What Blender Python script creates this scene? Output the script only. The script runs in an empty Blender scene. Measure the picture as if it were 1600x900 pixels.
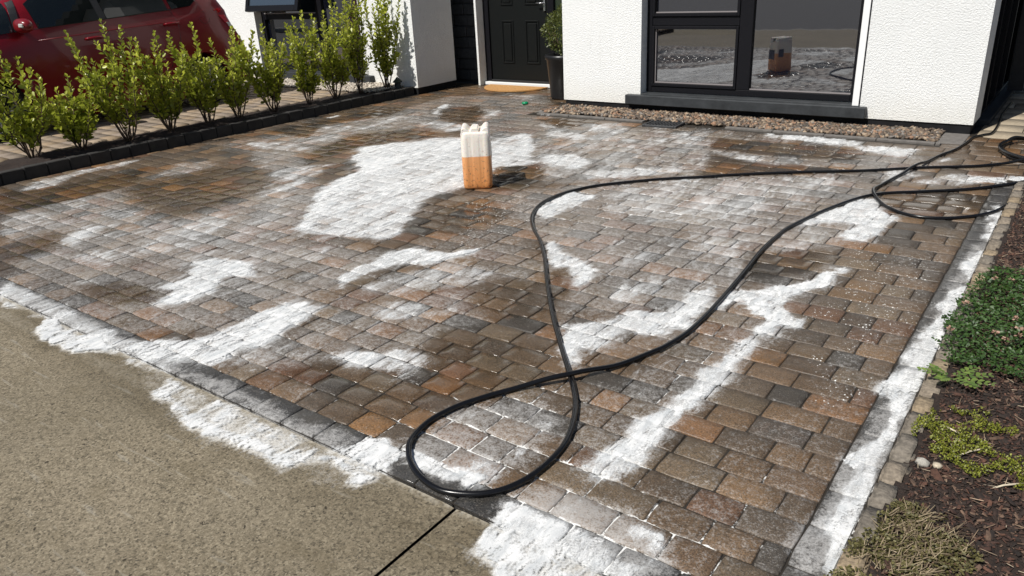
import bpy, bmesh, math, random
import numpy as np
from mathutils import Vector, Matrix

random.seed(7); rng = np.random.default_rng(7)
PI = math.pi
sc = bpy.context.scene
COL = sc.collection

# ------------------------------------------------------------------ camera
CAM = [[0.803468, 0.593334, -0.048922], [-0.192393, 0.336536, 0.921807], [-0.563404, 0.73123, -0.384549]]          # rows: right, up, forward in world axes
cd = bpy.data.cameras.new('camera'); cam = bpy.data.objects.new('camera', cd); COL.objects.link(cam)
cd.sensor_width = 36.0; cd.lens = 26.815; cd.clip_start = 0.05; cd.clip_end = 2000
r_, u_, f_ = [Vector(v) for v in CAM]
cam.matrix_world = Matrix(((r_.x, u_.x, -f_.x, 0), (r_.y, u_.y, -f_.y, 0), (r_.z, u_.z, -f_.z, 1.5), (0, 0, 0, 1)))
sc.camera = cam

# ------------------------------------------------------------------ light
SUN_AZ = math.radians(13.0)       # shadows run towards +y, turned this much to +x
SUN_EL = math.radians(52.5)
w = bpy.data.worlds.new('World'); sc.world = w; w.use_nodes = True
wn = w.node_tree.nodes; wl = w.node_tree.links
bg = wn['Background']; sky = wn.new('ShaderNodeTexSky'); sky.sky_type = 'NISHITA'; sky.sun_disc = False
sky.sun_elevation = SUN_EL; sky.sun_rotation = PI + SUN_AZ
sky.dust_density = 0.6
wl.new(sky.outputs[0], bg.inputs[0]); bg.inputs[1].default_value = 0.05
sd = bpy.data.lights.new('sun', 'SUN'); sun = bpy.data.objects.new('sun', sd); COL.objects.link(sun)
sd.energy = 4.9; sd.angle = math.radians(0.5); sd.color = (1.0, 0.965, 0.91)
h = Vector((math.sin(SUN_AZ)*math.cos(SUN_EL), math.cos(SUN_AZ)*math.cos(SUN_EL), -math.sin(SUN_EL)))
sun.rotation_euler = h.to_track_quat('-Z', 'Y').to_euler(); sun.location = (-4, -6, 12)
sc.view_settings.view_transform = 'Standard'; sc.view_settings.look = 'None'
sc.view_settings.exposure = 0.2; sc.view_settings.gamma = 1.0
sc.render.engine = 'CYCLES'
sc.cycles.max_bounces = 6; sc.cycles.transparent_max_bounces = 12

# ------------------------------------------------------------------ helpers
def tag(o, label=None, cat=None, group=None, kind=None):
    if label: o['label'] = label
    if cat: o['category'] = cat
    if group: o['group'] = group
    if kind: o['kind'] = kind
    return o
def empty(name, loc=(0, 0, 0), rz=0):
    o = bpy.data.objects.new(name, None); COL.objects.link(o); o.location = loc; o.rotation_euler = (0, 0, rz)
    o.empty_display_size = 0.1
    return o
def link(name, me, mat, parent=None, smooth=False, loc=None):
    o = bpy.data.objects.new(name, me); COL.objects.link(o)
    if mat is not None: me.materials.append(mat)
    if parent is not None: o.parent = parent
    if loc is not None: o.location = loc
    if smooth: me.polygons.foreach_set('use_smooth', [True]*len(me.polygons))
    return o
def npmesh(name, V, Fq, mat, parent=None, smooth=False, attrs=None, cols=None, loc=None):
    """V (n,3); Fq (m,k) array of faces with k vertices."""
    V = np.asarray(V, np.float32); Fq = np.asarray(Fq, np.int32)
    me = bpy.data.meshes.new(name); n, (m, k) = len(V), Fq.shape
    me.vertices.add(n); me.vertices.foreach_set('co', V.ravel())
    me.loops.add(m*k); me.loops.foreach_set('vertex_index', Fq.ravel())
    me.polygons.add(m)
    me.polygons.foreach_set('loop_start', np.arange(0, m*k, k, dtype=np.int32))
    if smooth: me.polygons.foreach_set('use_smooth', np.ones(m, bool))
    for a, v in (attrs or {}).items():
        at = me.attributes.new(a, 'FLOAT', 'POINT'); at.data.foreach_set('value', np.asarray(v, np.float32))
    for a, v in (cols or {}).items():
        at = me.attributes.new(a, 'FLOAT_COLOR', 'POINT')
        c = np.ones((n, 4), np.float32); c[:, :3] = v; at.data.foreach_set('color', c.ravel())
    me.update(calc_edges=True); me.validate()
    return link(name, me, mat, parent, False, loc)
class MB:
    def __init__(s): s.bm = bmesh.new()
    def box(s, x0, x1, y0, y1, z0, z1, bev=0.0, rot=None, piv=None, seg=1):
        b = bmesh.new()
        bmesh.ops.create_cube(b, size=1.0)
        for v in b.verts:
            v.co = Vector(((x0+x1)/2+v.co.x*(x1-x0), (y0+y1)/2+v.co.y*(y1-y0), (z0+z1)/2+v.co.z*(z1-z0)))
        if bev > 0: bmesh.ops.bevel(b, geom=b.edges[:], offset=bev, segments=seg, affect='EDGES')
        if rot is not None:
            p = Vector(piv) if piv else Vector(((x0+x1)/2, (y0+y1)/2, (z0+z1)/2))
            for v in b.verts: v.co = rot @ (v.co-p) + p
        s.add(b); return s
    def add(s, b):
        me = bpy.data.meshes.new('t'); b.to_mesh(me); b.free(); s.bm.from_mesh(me); bpy.data.meshes.remove(me)
    def tube(s, pts, rad, n=8, caps=True):
        pts = [Vector(p) for p in pts]
        if not hasattr(rad, '__len__'): rad = [rad]*len(pts)
        rings = []; up = Vector((0, 0, 1)); prev = None
        for i, p in enumerate(pts):
            t = (pts[min(i+1, len(pts)-1)]-pts[max(i-1, 0)]).normalized()
            a = prev if prev is not None else (up.cross(t) if abs(t.z) < .95 else Vector((1, 0, 0)))
            a = (a-t*a.dot(t)).normalized(); b = t.cross(a); prev = a
            rings.append([s.bm.verts.new(p+(a*math.cos(2*PI*k/n)+b*math.sin(2*PI*k/n))*rad[i]) for k in range(n)])
        for i in range(len(rings)-1):
            for k in range(n):
                f = s.bm.faces.new((rings[i][k], rings[i][(k+1) % n], rings[i+1][(k+1) % n], rings[i+1][k])); f.smooth = True
        if caps:
            s.bm.faces.new(rings[0][::-1]); s.bm.faces.new(rings[-1])
        return s
    def prism(s, poly, z0, z1, bev=0):
        b = bmesh.new()
        lo = [b.verts.new((x, y, z0)) for x, y in poly]; hi = [b.verts.new((x, y, z1)) for x, y in poly]
        b.faces.new(lo[::-1]); b.faces.new(hi); n = len(poly)
        for i in range(n): b.faces.new((lo[i], lo[(i+1) % n], hi[(i+1) % n], hi[i]))
        bmesh.ops.recalc_face_normals(b, faces=b.faces[:])
        if bev: bmesh.ops.bevel(b, geom=b.edges[:], offset=bev, segments=2, affect='EDGES')
        s.add(b); return s
    def lathe(s, prof, n=24, cx=0, cy=0):
        rings = []
        for r, z in prof:
            rings.append([s.bm.verts.new((cx+r*math.cos(2*PI*k/n), cy+r*math.sin(2*PI*k/n), z)) for k in range(n)])
        for i in range(len(rings)-1):
            for k in range(n):
                f = s.bm.faces.new((rings[i][k], rings[i][(k+1) % n], rings[i+1][(k+1) % n], rings[i+1][k])); f.smooth = True
        s.bm.faces.new(rings[0][::-1]); s.bm.faces.new(rings[-1])
        return s
    def build(s, name, mat, parent=None, smooth=False):
        me = bpy.data.meshes.new(name); bmesh.ops.recalc_face_normals(s.bm, faces=s.bm.faces[:])
        s.bm.to_mesh(me); s.bm.free()
        return link(name, me, mat, parent, smooth)

# value noise in numpy
def _h(i, j, seed):
    n = (i*374761393 + j*668265263 + seed*1442695041) & 0xffffffff
    n = ((n ^ (n >> 13))*1274126177) & 0xffffffff
    return ((n ^ (n >> 16)) & 0xffff)/65535.0
def vnoise(x, y, seed=0):
    xi = np.floor(x).astype(np.int64); yi = np.floor(y).astype(np.int64)
    fx = x-xi; fy = y-yi; fx = fx*fx*(3-2*fx); fy = fy*fy*(3-2*fy)
    a = _h(xi, yi, seed); b = _h(xi+1, yi, seed); c = _h(xi, yi+1, seed); d = _h(xi+1, yi+1, seed)
    return (a*(1-fx)+b*fx)*(1-fy)+(c*(1-fx)+d*fx)*fy
def fbm(x, y, seed=0, o=4):
    s = 0; a = .5; t = 0
    for k in range(o):
        s = s+a*vnoise(x*2**k, y*2**k, seed+k*17); t += a; a *= .5
    return s/t
def sdist(P, poly):
    """signed distance, positive inside"""
    x, y = P[:, 0], P[:, 1]; d = np.full(len(P), 1e9); ins = np.zeros(len(P), bool)
    n = len(poly)
    for i in range(n):
        x1, y1 = poly[i]; x2, y2 = poly[(i+1) % n]; ex, ey = x2-x1, y2-y1; L = ex*ex+ey*ey+1e-12
        t = np.clip(((x-x1)*ex+(y-y1)*ey)/L, 0, 1); d = np.minimum(d, (x-x1-t*ex)**2+(y-y1-t*ey)**2)
        c = ((y1 > y) != (y2 > y)); xx = x1+(y-y1)*ex/(ey if abs(ey) > 1e-12 else 1e-12)
        ins ^= c & (x < xx)
    d = np.sqrt(d); return np.where(ins, d, -d)
def field(P, shapes, warp=0.03, seed=3, soft=1.0):
    if shapes is SH_F and soft == 1.0: soft = 1.5
    Q = P.copy()
    Q[:, 0] = P[:, 0]+warp*(fbm(P[:, 0]*9, P[:, 1]*9, seed, 4)-.5)*2.4
    Q[:, 1] = P[:, 1]+warp*(fbm(P[:, 0]*9, P[:, 1]*9, seed+50, 4)-.5)*2.4
    out = np.zeros(len(P))
    for a, s, poly in shapes:
        q = np.array(poly); lo = q.min(0)-s; hi = q.max(0)+s
        m = (Q[:, 0] > lo[0]) & (Q[:, 0] < hi[0]) & (Q[:, 1] > lo[1]) & (Q[:, 1] < hi[1])
        if not m.any(): continue
        s = s*soft; v = np.clip(sdist(Q[m], poly)/(2*s)+(.68 if shapes is SH_F and soft < 2 else .5), 0, 1); v = v*v*(3-2*v)*a
        out[m] = np.maximum(out[m], v)
    if shapes is SH_F:          # the broom drew the suds out in streaks
        ca, sa = math.cos(math.radians(17)), math.sin(math.radians(17)); u = P[:, 0]*ca+P[:, 1]*sa; t = -P[:, 0]*sa+P[:, 1]*ca
        out *= np.clip(.62+.72*fbm(u*11, t*3.6, 121, 5), .7, 1.12)
    return out

# ------------------------------------------------------------------ where the suds, film, wet patches and hose lie (metres on the paving)
SH_F=[(0.92,0.05,[(-5.534,4.992),(-5.386,5.243),(-5.186,5.393),(-5.154,5.602),(-4.909,5.705),(-4.503,5.686),(-4.519,5.87),(-4.469,6.088),(-4.337,6.077),(-3.904,5.479),(-3.601,5.001),(-3.73,4.754),(-3.679,4.263),(-3.742,3.978),(-3.565,3.591),(-3.418,3.338),(-3.357,3.182),(-3.373,3.063),(-3.672,2.985),(-3.895,2.922),(-4.099,2.962),(-4.171,3.145),(-4.432,3.425),(-4.736,3.743),(-4.784,3.89),(-4.878,4.355),(-5.263,4.592)]),(1.12,0.06,[(-5.263,4.592),(-5.534,4.992),(-5.204,5.259),(-4.897,5.71),(-4.575,5.324),(-4.795,4.997),(-4.681,4.472),(-4.597,4.204),(-4.346,3.793),(-4.192,3.404),(-4.034,3.152),(-3.923,2.951),(-4.068,2.948),(-4.171,3.145),(-4.432,3.425),(-4.729,3.809),(-4.878,4.355)]),(1.12,0.04,[(-3.142,2.953),(-3.075,3.04),(-2.93,3.044),(-2.833,3.086),(-2.768,3.183),(-2.719,3.235),(-2.697,3.16),(-2.759,3.018),(-2.824,2.889),(-2.973,2.806),(-3.029,2.662),(-3.026,2.471),(-2.989,2.38),(-3.123,2.521),(-3.131,2.695),(-3.142,2.878)]),(0.66,0.05,[(-2.903,2.449),(-2.913,2.598),(-2.845,2.776),(-2.735,2.973),(-2.572,3.029),(-2.433,2.996),(-2.262,2.997),(-2.259,2.947),(-2.339,2.902),(-2.378,2.779),(-2.44,2.744),(-2.502,2.629),(-2.593,2.636),(-2.607,2.493),(-2.676,2.416)]),(1.07,0.04,[(-3.722,1.716),(-3.577,1.819),(-3.572,1.956),(-3.597,2.042),(-3.684,2.107),(-3.688,2.191),(-3.54,2.275),(-3.707,2.397),(-3.847,2.379),(-4.01,2.35),(-4.078,2.214),(-3.894,2.131),(-3.837,1.989),(-3.907,1.927),(-3.834,1.896),(-3.765,1.926),(-3.731,1.865),(-3.731,1.806)]),(0.58,0.08,[(-3.633,2.3),(-3.689,2.565),(-3.639,2.919),(-3.402,2.913),(-3.436,2.643),(-3.435,2.411),(-3.475,2.312)]),(0.58,0.07,[(-6.657,4.407),(-4.624,3.655),(-4.432,3.425),(-4.171,3.145),(-4.218,2.976),(-4.338,2.612),(-4.189,2.289),(-4.317,2.282),(-4.545,2.804),(-4.8,3.37)]),(1.04,0.04,[(-2.869,2.194),(-2.848,2.024),(-2.812,1.883),(-2.779,1.752),(-2.803,1.701),(-2.823,1.583),(-2.84,1.531),(-2.92,1.49),(-3.024,1.461),(-3.124,1.429),(-3.195,1.393),(-3.331,1.383),(-3.322,1.464),(-3.201,1.536),(-3.126,1.619),(-3.081,1.724),(-3.098,1.877),(-3.083,2.016),(-3.063,2.118)]),(0.97,0.03,[(-2.398,1.813),(-2.297,1.801),(-2.209,1.842),(-2.128,1.892),(-2.075,1.886),(-2.062,1.814),(-1.984,1.815),(-1.944,1.869),(-2.03,2.016),(-2.122,2.075),(-2.216,2.054),(-2.28,1.98),(-2.376,1.958),(-2.413,1.879)]),(0.62,0.04,[(-2.669,1.55),(-2.625,1.557),(-2.587,1.593),(-2.558,1.643),(-2.549,1.688),(-2.49,1.778),(-2.423,1.852),(-2.525,1.868),(-2.635,1.78),(-2.778,1.716),(-2.823,1.583)]),(0.84,0.02,[(-4.91,1.501),(-4.416,1.501),(-3.488,1.466),(-2.918,1.457),(-2.902,1.388),(-3.344,1.39),(-4.564,1.365)]),(1.07,0.02,[(-1.907,1.403),(-1.821,1.435),(-1.818,1.496),(-1.763,1.517),(-1.67,1.517),(-1.635,1.481),(-1.62,1.431),(-1.616,1.38),(-1.736,1.37),(-1.879,1.384)]),(1.07,0.02,[(-4.564,1.365),(-4.158,1.361),(-3.933,1.377),(-3.338,1.387),(-3.22,1.371),(-3.287,1.366),(-3.377,1.327),(-3.483,1.248),(-3.53,1.271),(-3.713,1.222),(-3.954,1.279),(-4.013,1.338),(-4.257,1.368),(-4.412,1.306)]),(0.84,0.03,[(-3.338,1.387),(-2.981,1.379),(-2.738,1.375),(-2.305,1.37),(-1.747,1.371),(-1.622,1.368),(-1.637,1.322),(-1.691,1.256),(-1.725,1.242),(-1.731,1.306),(-1.777,1.339),(-1.825,1.33),(-1.879,1.279),(-1.893,1.269),(-1.935,1.196),(-1.978,1.216),(-2.048,1.219),(-2.101,1.194),(-2.226,1.178),(-2.339,1.187),(-2.408,1.198),(-2.518,1.17),(-2.595,1.216),(-2.825,1.243),(-2.857,1.32),(-2.992,1.353),(-3.195,1.358)]),(1.04,0.025,[(-2.825,1.243),(-2.857,1.32),(-2.738,1.303),(-2.553,1.258),(-2.333,1.25),(-2.152,1.258),(-2.024,1.27),(-1.943,1.344),(-1.812,1.373),(-1.747,1.371),(-1.622,1.368),(-1.637,1.322),(-1.691,1.256),(-1.725,1.242),(-1.731,1.306),(-1.777,1.339),(-1.825,1.33),(-1.879,1.279),(-1.893,1.269),(-1.935,1.196),(-1.978,1.216),(-2.048,1.219),(-2.101,1.194),(-2.226,1.178),(-2.339,1.187),(-2.408,1.198),(-2.518,1.17),(-2.595,1.216)]),(0.98,0.02,[(-1.225,1.499),(-1.225,1.463),(-1.203,1.389),(-1.196,1.32),(-1.162,1.272),(-1.141,1.252),(-1.08,1.233),(-1.045,1.196),(-0.736,1.401),(-0.737,1.456),(-0.825,1.472),(-0.893,1.483),(-0.988,1.498),(-1.08,1.5),(-1.154,1.505)]),(1.02,0.03,[(-0.871,1.536),(-0.856,1.584),(-0.821,1.617),(-0.721,1.586),(-0.704,1.516),(-0.786,1.512)]),(0.62,0.05,[(-1.172,1.53),(-1.141,1.625),(-1.031,1.621),(-0.904,1.614),(-0.821,1.617),(-0.857,1.529),(-0.985,1.528),(-1.088,1.512)]),(1.1,0.015,[(-1.645,1.532),(-1.577,1.527),(-1.466,1.53),(-1.343,1.522),(-1.342,1.504),(-1.363,1.459),(-1.429,1.48),(-1.432,1.434),(-1.496,1.437),(-1.535,1.465),(-1.542,1.435),(-1.604,1.471)]),(0.75,0.03,[(-1.46,1.542),(-1.464,1.638),(-1.31,1.65),(-1.3,1.55),(-1.338,1.499)]),(0.5,0.03,[(-1.789,1.734),(-1.647,1.942),(-1.45,2.178),(-1.397,2.141),(-1.503,1.912),(-1.635,1.703)]),(0.6,0.02,[(-1.325,1.67),(-1.343,1.769),(-1.293,1.756),(-1.269,1.684)]),(0.6,0.02,[(-1.398,1.926),(-1.32,1.926),(-1.287,1.804),(-1.335,1.797)]),(0.6,0.03,[(-1.341,2.12),(-1.259,2.171),(-1.244,2.074),(-1.293,2.043)]),(1.05,0.03,[(-1.072,1.74),(-1.123,1.761),(-1.107,1.852),(-1.084,1.937),(-1.074,2.018),(-1.038,2.127),(-1.043,2.204),(-1.017,2.365),(-1.026,2.515),(-1.032,2.634),(-1.033,2.778),(-1.022,2.861),(-0.978,2.923),(-0.925,2.898),(-0.921,2.792),(-0.936,2.718),(-0.932,2.632),(-0.923,2.519),(-0.922,2.423),(-0.933,2.33),(-0.954,2.26),(-0.973,2.157),(-0.971,2.018),(-0.968,1.914),(-0.978,1.841),(-0.971,1.761),(-1.022,1.709)]),(0.5,0.06,[(-1.13,2.363),(-1.113,2.618),(-1.081,2.875),(-0.999,3.112),(-0.933,2.928),(-1.047,2.594),(-1.067,2.344)]),(1.09,0.02,[(-0.959,2.955),(-0.987,3.096),(-1.127,3.258),(-1.167,3.323),(-1.193,3.22),(-1.208,3.029),(-1.245,3.26),(-1.19,3.382),(-1.067,3.508),(-1.001,3.564),(-0.938,3.735),(-0.874,3.934),(-0.854,3.883),(-0.852,3.725),(-0.865,3.596),(-0.935,3.51),(-0.978,3.388),(-0.972,3.297),(-0.903,3.256),(-0.828,3.189),(-0.806,3.127),(-0.864,3.092),(-0.906,3.083),(-0.929,2.995)]),(0.55,0.05,[(-1.001,3.564),(-1.154,3.544),(-1.17,3.685),(-1.003,3.991),(-0.874,3.934),(-0.938,3.735)]),(0.98,0.03,[(-1.504,2.92),(-1.412,2.999),(-1.37,3.188),(-1.352,3.393),(-1.347,3.444),(-1.273,3.244),(-1.243,3.098),(-1.245,2.967),(-1.252,2.84),(-1.311,2.843),(-1.313,2.745),(-1.363,2.715),(-1.469,2.749),(-1.469,2.674),(-1.502,2.596),(-1.472,2.501),(-1.54,2.446),(-1.474,2.334),(-1.527,2.321),(-1.681,2.504),(-1.726,2.605),(-1.604,2.756)]),(0.6,0.05,[(-1.37,3.188),(-1.484,3.078),(-1.564,3.311),(-1.498,3.553),(-1.398,3.609),(-1.344,3.436)]),(1.04,0.02,[(-2.424,3.51),(-2.396,3.564),(-2.273,3.43),(-2.069,3.355),(-1.952,3.267),(-1.914,3.183),(-1.911,3.045),(-1.942,3.028),(-2.013,3.128),(-2.134,3.229),(-2.173,3.175),(-2.28,3.295)]),(0.55,0.03,[(-2.082,3.451),(-1.948,3.467),(-1.817,3.269),(-1.852,3.098),(-1.996,3.274)]),(0.92,0.02,[(-2.82,3.945),(-2.932,4.222),(-2.904,4.51),(-2.688,4.506),(-2.676,4.232),(-2.685,3.86)]),(0.97,0.03,[(-1.174,4.89),(-1.108,5.196),(-1.034,5.25),(-0.937,5.089),(-0.801,4.919),(-0.848,4.739),(-0.849,4.527),(-0.877,4.386),(-0.934,4.355),(-1.002,4.444),(-1.01,4.654),(-1.191,4.601),(-1.292,4.436),(-1.268,4.705)]),(0.6,0.04,[(-1.292,4.436),(-1.191,4.601),(-0.934,4.355),(-0.993,4.19),(-1.081,4.026),(-1.187,4.037),(-1.321,4.011),(-1.333,4.254)]),(0.6,0.05,[(-1.837,3.957),(-1.797,4.326),(-1.619,4.614),(-1.395,4.61),(-1.384,4.137),(-1.361,3.737),(-1.488,3.612),(-1.69,3.61)]),(0.62,0.04,[(-2.743,4.782),(-2.406,5.148),(-2.024,5.435),(-1.245,5.748),(-1.206,5.425),(-1.358,4.937),(-1.558,4.451),(-1.829,4.208),(-2.32,4.127),(-2.614,4.383)]),(0.97,0.04,[(-2.372,6.961),(-1.995,7.026),(-1.56,6.978),(-1.46,6.801),(-1.044,6.854),(-1.065,6.502),(-1.296,6.541),(-1.498,6.732),(-1.932,6.818),(-2.219,6.842)]),(0.65,0.05,[(-2.566,6.102),(-2.245,6.14),(-1.697,6.096),(-1.39,6.146),(-1.39,5.969),(-1.745,5.891),(-2.178,5.828),(-2.414,5.815)]),(0.62,0.06,[(-3.528,6.781),(-3.187,6.785),(-2.783,6.853),(-2.676,6.355),(-2.771,6.037),(-3.188,6.133)]),(0.97,0.03,[(-5.059,7.284),(-4.78,7.129),(-4.739,6.979),(-4.917,7.077)]),(0.72,0.04,[(-4.72,6.67),(-4.339,6.524),(-4.059,6.326),(-4.219,6.226)]),(0.75,0.04,[(-4.055,6.746),(-3.855,6.972),(-3.644,6.734),(-3.615,6.315),(-3.896,6.36)]),(0.6,0.03,[(-3.314,6.634),(-2.665,6.332),(-2.625,6.238),(-3.275,6.427)]),(0.92,0.05,[(-3.7,5.303),(-3.643,5.568),(-3.424,5.532),(-3.183,5.34),(-3.201,5.072),(-3.411,5.019)]),(0.55,0.05,[(-3.876,5.409),(-3.702,5.354),(-3.201,5.072),(-2.97,4.982),(-3.21,4.718),(-3.598,4.748)]),(0.62,0.05,[(-3.706,5.879),(-3.629,6.092),(-3.2,6.071),(-3.069,5.905),(-3.412,5.725)]),(0.62,0.05,[(-3.312,5.505),(-3.076,5.689),(-2.667,5.578),(-2.38,5.549),(-2.726,5.251),(-3.012,5.253)]),(0.6,0.03,[(-2.924,6.106),(-2.566,6.102),(-2.414,5.815),(-2.622,5.72)]),(1.09,0.015,[(-0.292,5.3),(-0.284,4.83),(-0.281,4.445),(-0.285,4.114),(-0.298,3.681),(-0.303,3.36),(-0.307,2.983),(-0.31,2.174),(-0.306,1.718),(-0.33,1.67),(-0.355,1.705),(-0.353,1.843),(-0.387,1.877),(-0.352,2.031),(-0.384,2.049),(-0.363,2.198),(-0.416,2.249),(-0.338,2.517),(-0.367,2.655),(-0.421,2.695),(-0.422,2.913),(-0.342,2.979),(-0.417,3.057),(-0.399,3.339),(-0.339,3.462),(-0.399,3.622),(-0.365,3.837),(-0.298,4.002),(-0.353,4.266),(-0.309,4.599),(-0.328,5.028)]),(0.92,0.02,[(-0.575,6.128),(-0.384,6.181),(-0.37,6.017),(-0.456,6.013),(-0.628,5.967)]),(0.97,0.02,[(-0.384,6.259),(-0.269,6.255),(-0.257,6.109),(-0.358,6.117)]),(0.7,0.02,[(-0.879,6.382),(-0.846,6.578),(-0.748,6.646),(-0.756,6.528)]),(0.75,0.03,[(-1.116,6.14),(-0.977,6.206),(-0.872,5.986),(-0.931,5.859),(-1.045,5.708),(-1.121,5.768)]),(0.92,0.02,[(-0.349,5.421),(-0.296,5.402),(-0.294,5.073),(-0.366,5.076),(-0.367,5.218)]),(0.7,0.02,[(-7.039,2.499),(-7.273,2.727),(-7.323,3.077),(-7.311,3.295),(-7.273,3.535),(-7.192,3.657),(-7.142,3.483),(-7.167,3.049),(-6.981,2.822),(-6.971,2.643)]),(0.74,0.03,[(-6.876,4.601),(-6.721,4.802),(-6.346,4.83),(-5.92,4.67),(-6.112,4.525),(-6.528,4.463)]),(0.64,0.03,[(-6.281,4.858),(-6.262,5.133),(-6.242,5.423),(-6.122,5.882),(-6.213,6.374),(-6.482,6.357),(-6.491,5.696),(-6.821,5.524),(-6.429,5.456)]),(0.92,0.02,[(-7.207,5.949),(-7.181,6.136),(-7.041,6.1),(-7.06,5.92)]),(0.92,0.03,[(-6.159,6.654),(-6.391,6.982),(-6.467,7.248),(-6.37,7.232),(-6.188,6.869),(-5.968,6.595)]),(0.68,0.03,[(-5.781,6.057),(-5.82,6.319),(-5.627,6.314),(-5.371,6.259),(-5.141,5.984),(-5.241,5.837)]),(0.66,0.03,[(-5.849,7.178),(-5.455,7.138),(-5.287,6.853),(-5.412,6.722),(-5.271,6.453),(-5.367,6.495)]),(0.5,0.04,[(-6.268,8.221),(-5.611,8.16),(-5.366,7.732),(-5.771,7.691)]),(0.62,0.05,[(-6.209,2.011),(-6.266,2.21),(-6.136,2.314),(-5.748,2.253),(-5.644,2.032),(-5.742,1.827)]),(0.6,0.05,[(-6.272,2.47),(-6.35,2.63),(-5.678,2.641),(-5.094,2.514),(-5.232,2.314),(-5.697,2.365)]),(0.55,0.05,[(-6.285,3.16),(-6.708,3.711),(-6.501,3.945),(-6.201,3.812),(-6.139,3.277)]),(0.6,0.04,[(-4.542,1.732),(-4.346,1.819),(-4.248,1.733),(-4.365,1.666)]),(0.6,0.04,[(-3.554,1.609),(-3.499,1.818),(-3.324,1.744),(-3.382,1.61)]),(0.6,0.03,[(-2.379,2.514),(-2.322,2.593),(-2.236,2.467),(-2.277,2.444)]),(0.55,0.06,[(-2.46,1.546),(-2.366,1.665),(-2.237,1.623),(-2.288,1.506)]),(0.6,0.03,[(-1.223,3.554),(-1.266,3.959),(-1.367,3.845),(-1.516,3.763),(-1.527,3.537),(-1.366,3.575)]),(0.5,0.12,[(-6.015,2.376),(-6.102,2.921),(-5.029,2.974),(-4.299,3.094),(-3.968,2.883),(-4.008,2.388),(-4.333,1.965),(-5.089,1.792),(-5.688,1.886)]),(0.52,0.12,[(-4.546,2.29),(-4.214,3.306),(-3.358,2.873),(-3.169,2.506),(-3.395,1.972),(-3.762,1.76)]),(0.5,0.12,[(-3.209,2.033),(-2.726,2.651),(-2.326,2.501),(-2.255,1.995),(-2.674,1.707)]),(0.48,0.12,[(-2.472,3.616),(-1.436,4.443),(-0.896,4.339),(-1.023,3.098),(-1.29,2.51),(-1.514,2.375),(-1.964,2.8)]),(0.5,0.12,[(-5.933,5.272),(-4.393,6.256),(-3.023,7.158),(-1.196,6.736),(-1.278,6.065),(-2.618,5.045),(-3.331,4.809)]),(0.52,0.1,[(-1.102,1.877),(-1.086,2.172),(-1.025,2.67),(-0.977,2.974),(-1.143,3.027),(-1.173,2.395),(-1.179,1.965)]),(0.5,0.1,[(-7.19,4.399),(-6.904,5.413),(-6.658,6.79),(-5.758,6.465),(-5.693,5.048),(-5.905,4.217)]),(0.48,0.1,[(-2.143,1.74),(-2.117,2.01),(-1.902,2.011),(-1.83,1.709)]),(0.72,0.03,[(-4.332,6.281),(-3.579,6.362),(-3.173,6.228),(-3.629,6.092),(-4.174,6.048)]),(0.7,0.03,[(-2.313,5.58),(-1.697,5.738),(-1.299,5.968),(-1.421,5.744),(-2.031,5.452)]),(0.72,0.03,[(-3.179,5.037),(-2.783,5.36),(-2.347,5.475),(-2.653,5.112),(-2.965,4.878)]),(0.72,0.03,[(-0.914,5.772),(-0.66,6.188),(-0.406,6.037),(-0.608,5.828)]),(0.72,0.03,[(-5.487,1.965),(-5.486,2.307),(-5.131,2.306),(-5.055,2.013)]),(0.7,0.04,[(-4.677,2.15),(-4.796,2.671),(-4.662,2.989),(-4.499,2.673),(-4.372,2.188)]),(0.7,0.04,[(-5.296,3.321),(-5.592,4.045),(-5.29,4.366),(-4.925,3.714),(-4.908,3.277)]),(0.7,0.04,[(-4.935,1.877),(-4.818,2.142),(-4.469,2.16),(-4.475,1.885)]),(0.72,0.04,[(-2.716,2.274),(-2.547,2.463),(-2.277,2.444),(-2.336,2.284),(-2.521,2.216)]),(0.7,0.04,[(-1.775,3.094),(-1.659,3.358),(-1.509,3.343),(-1.563,3.032),(-1.65,2.938)])]
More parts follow.
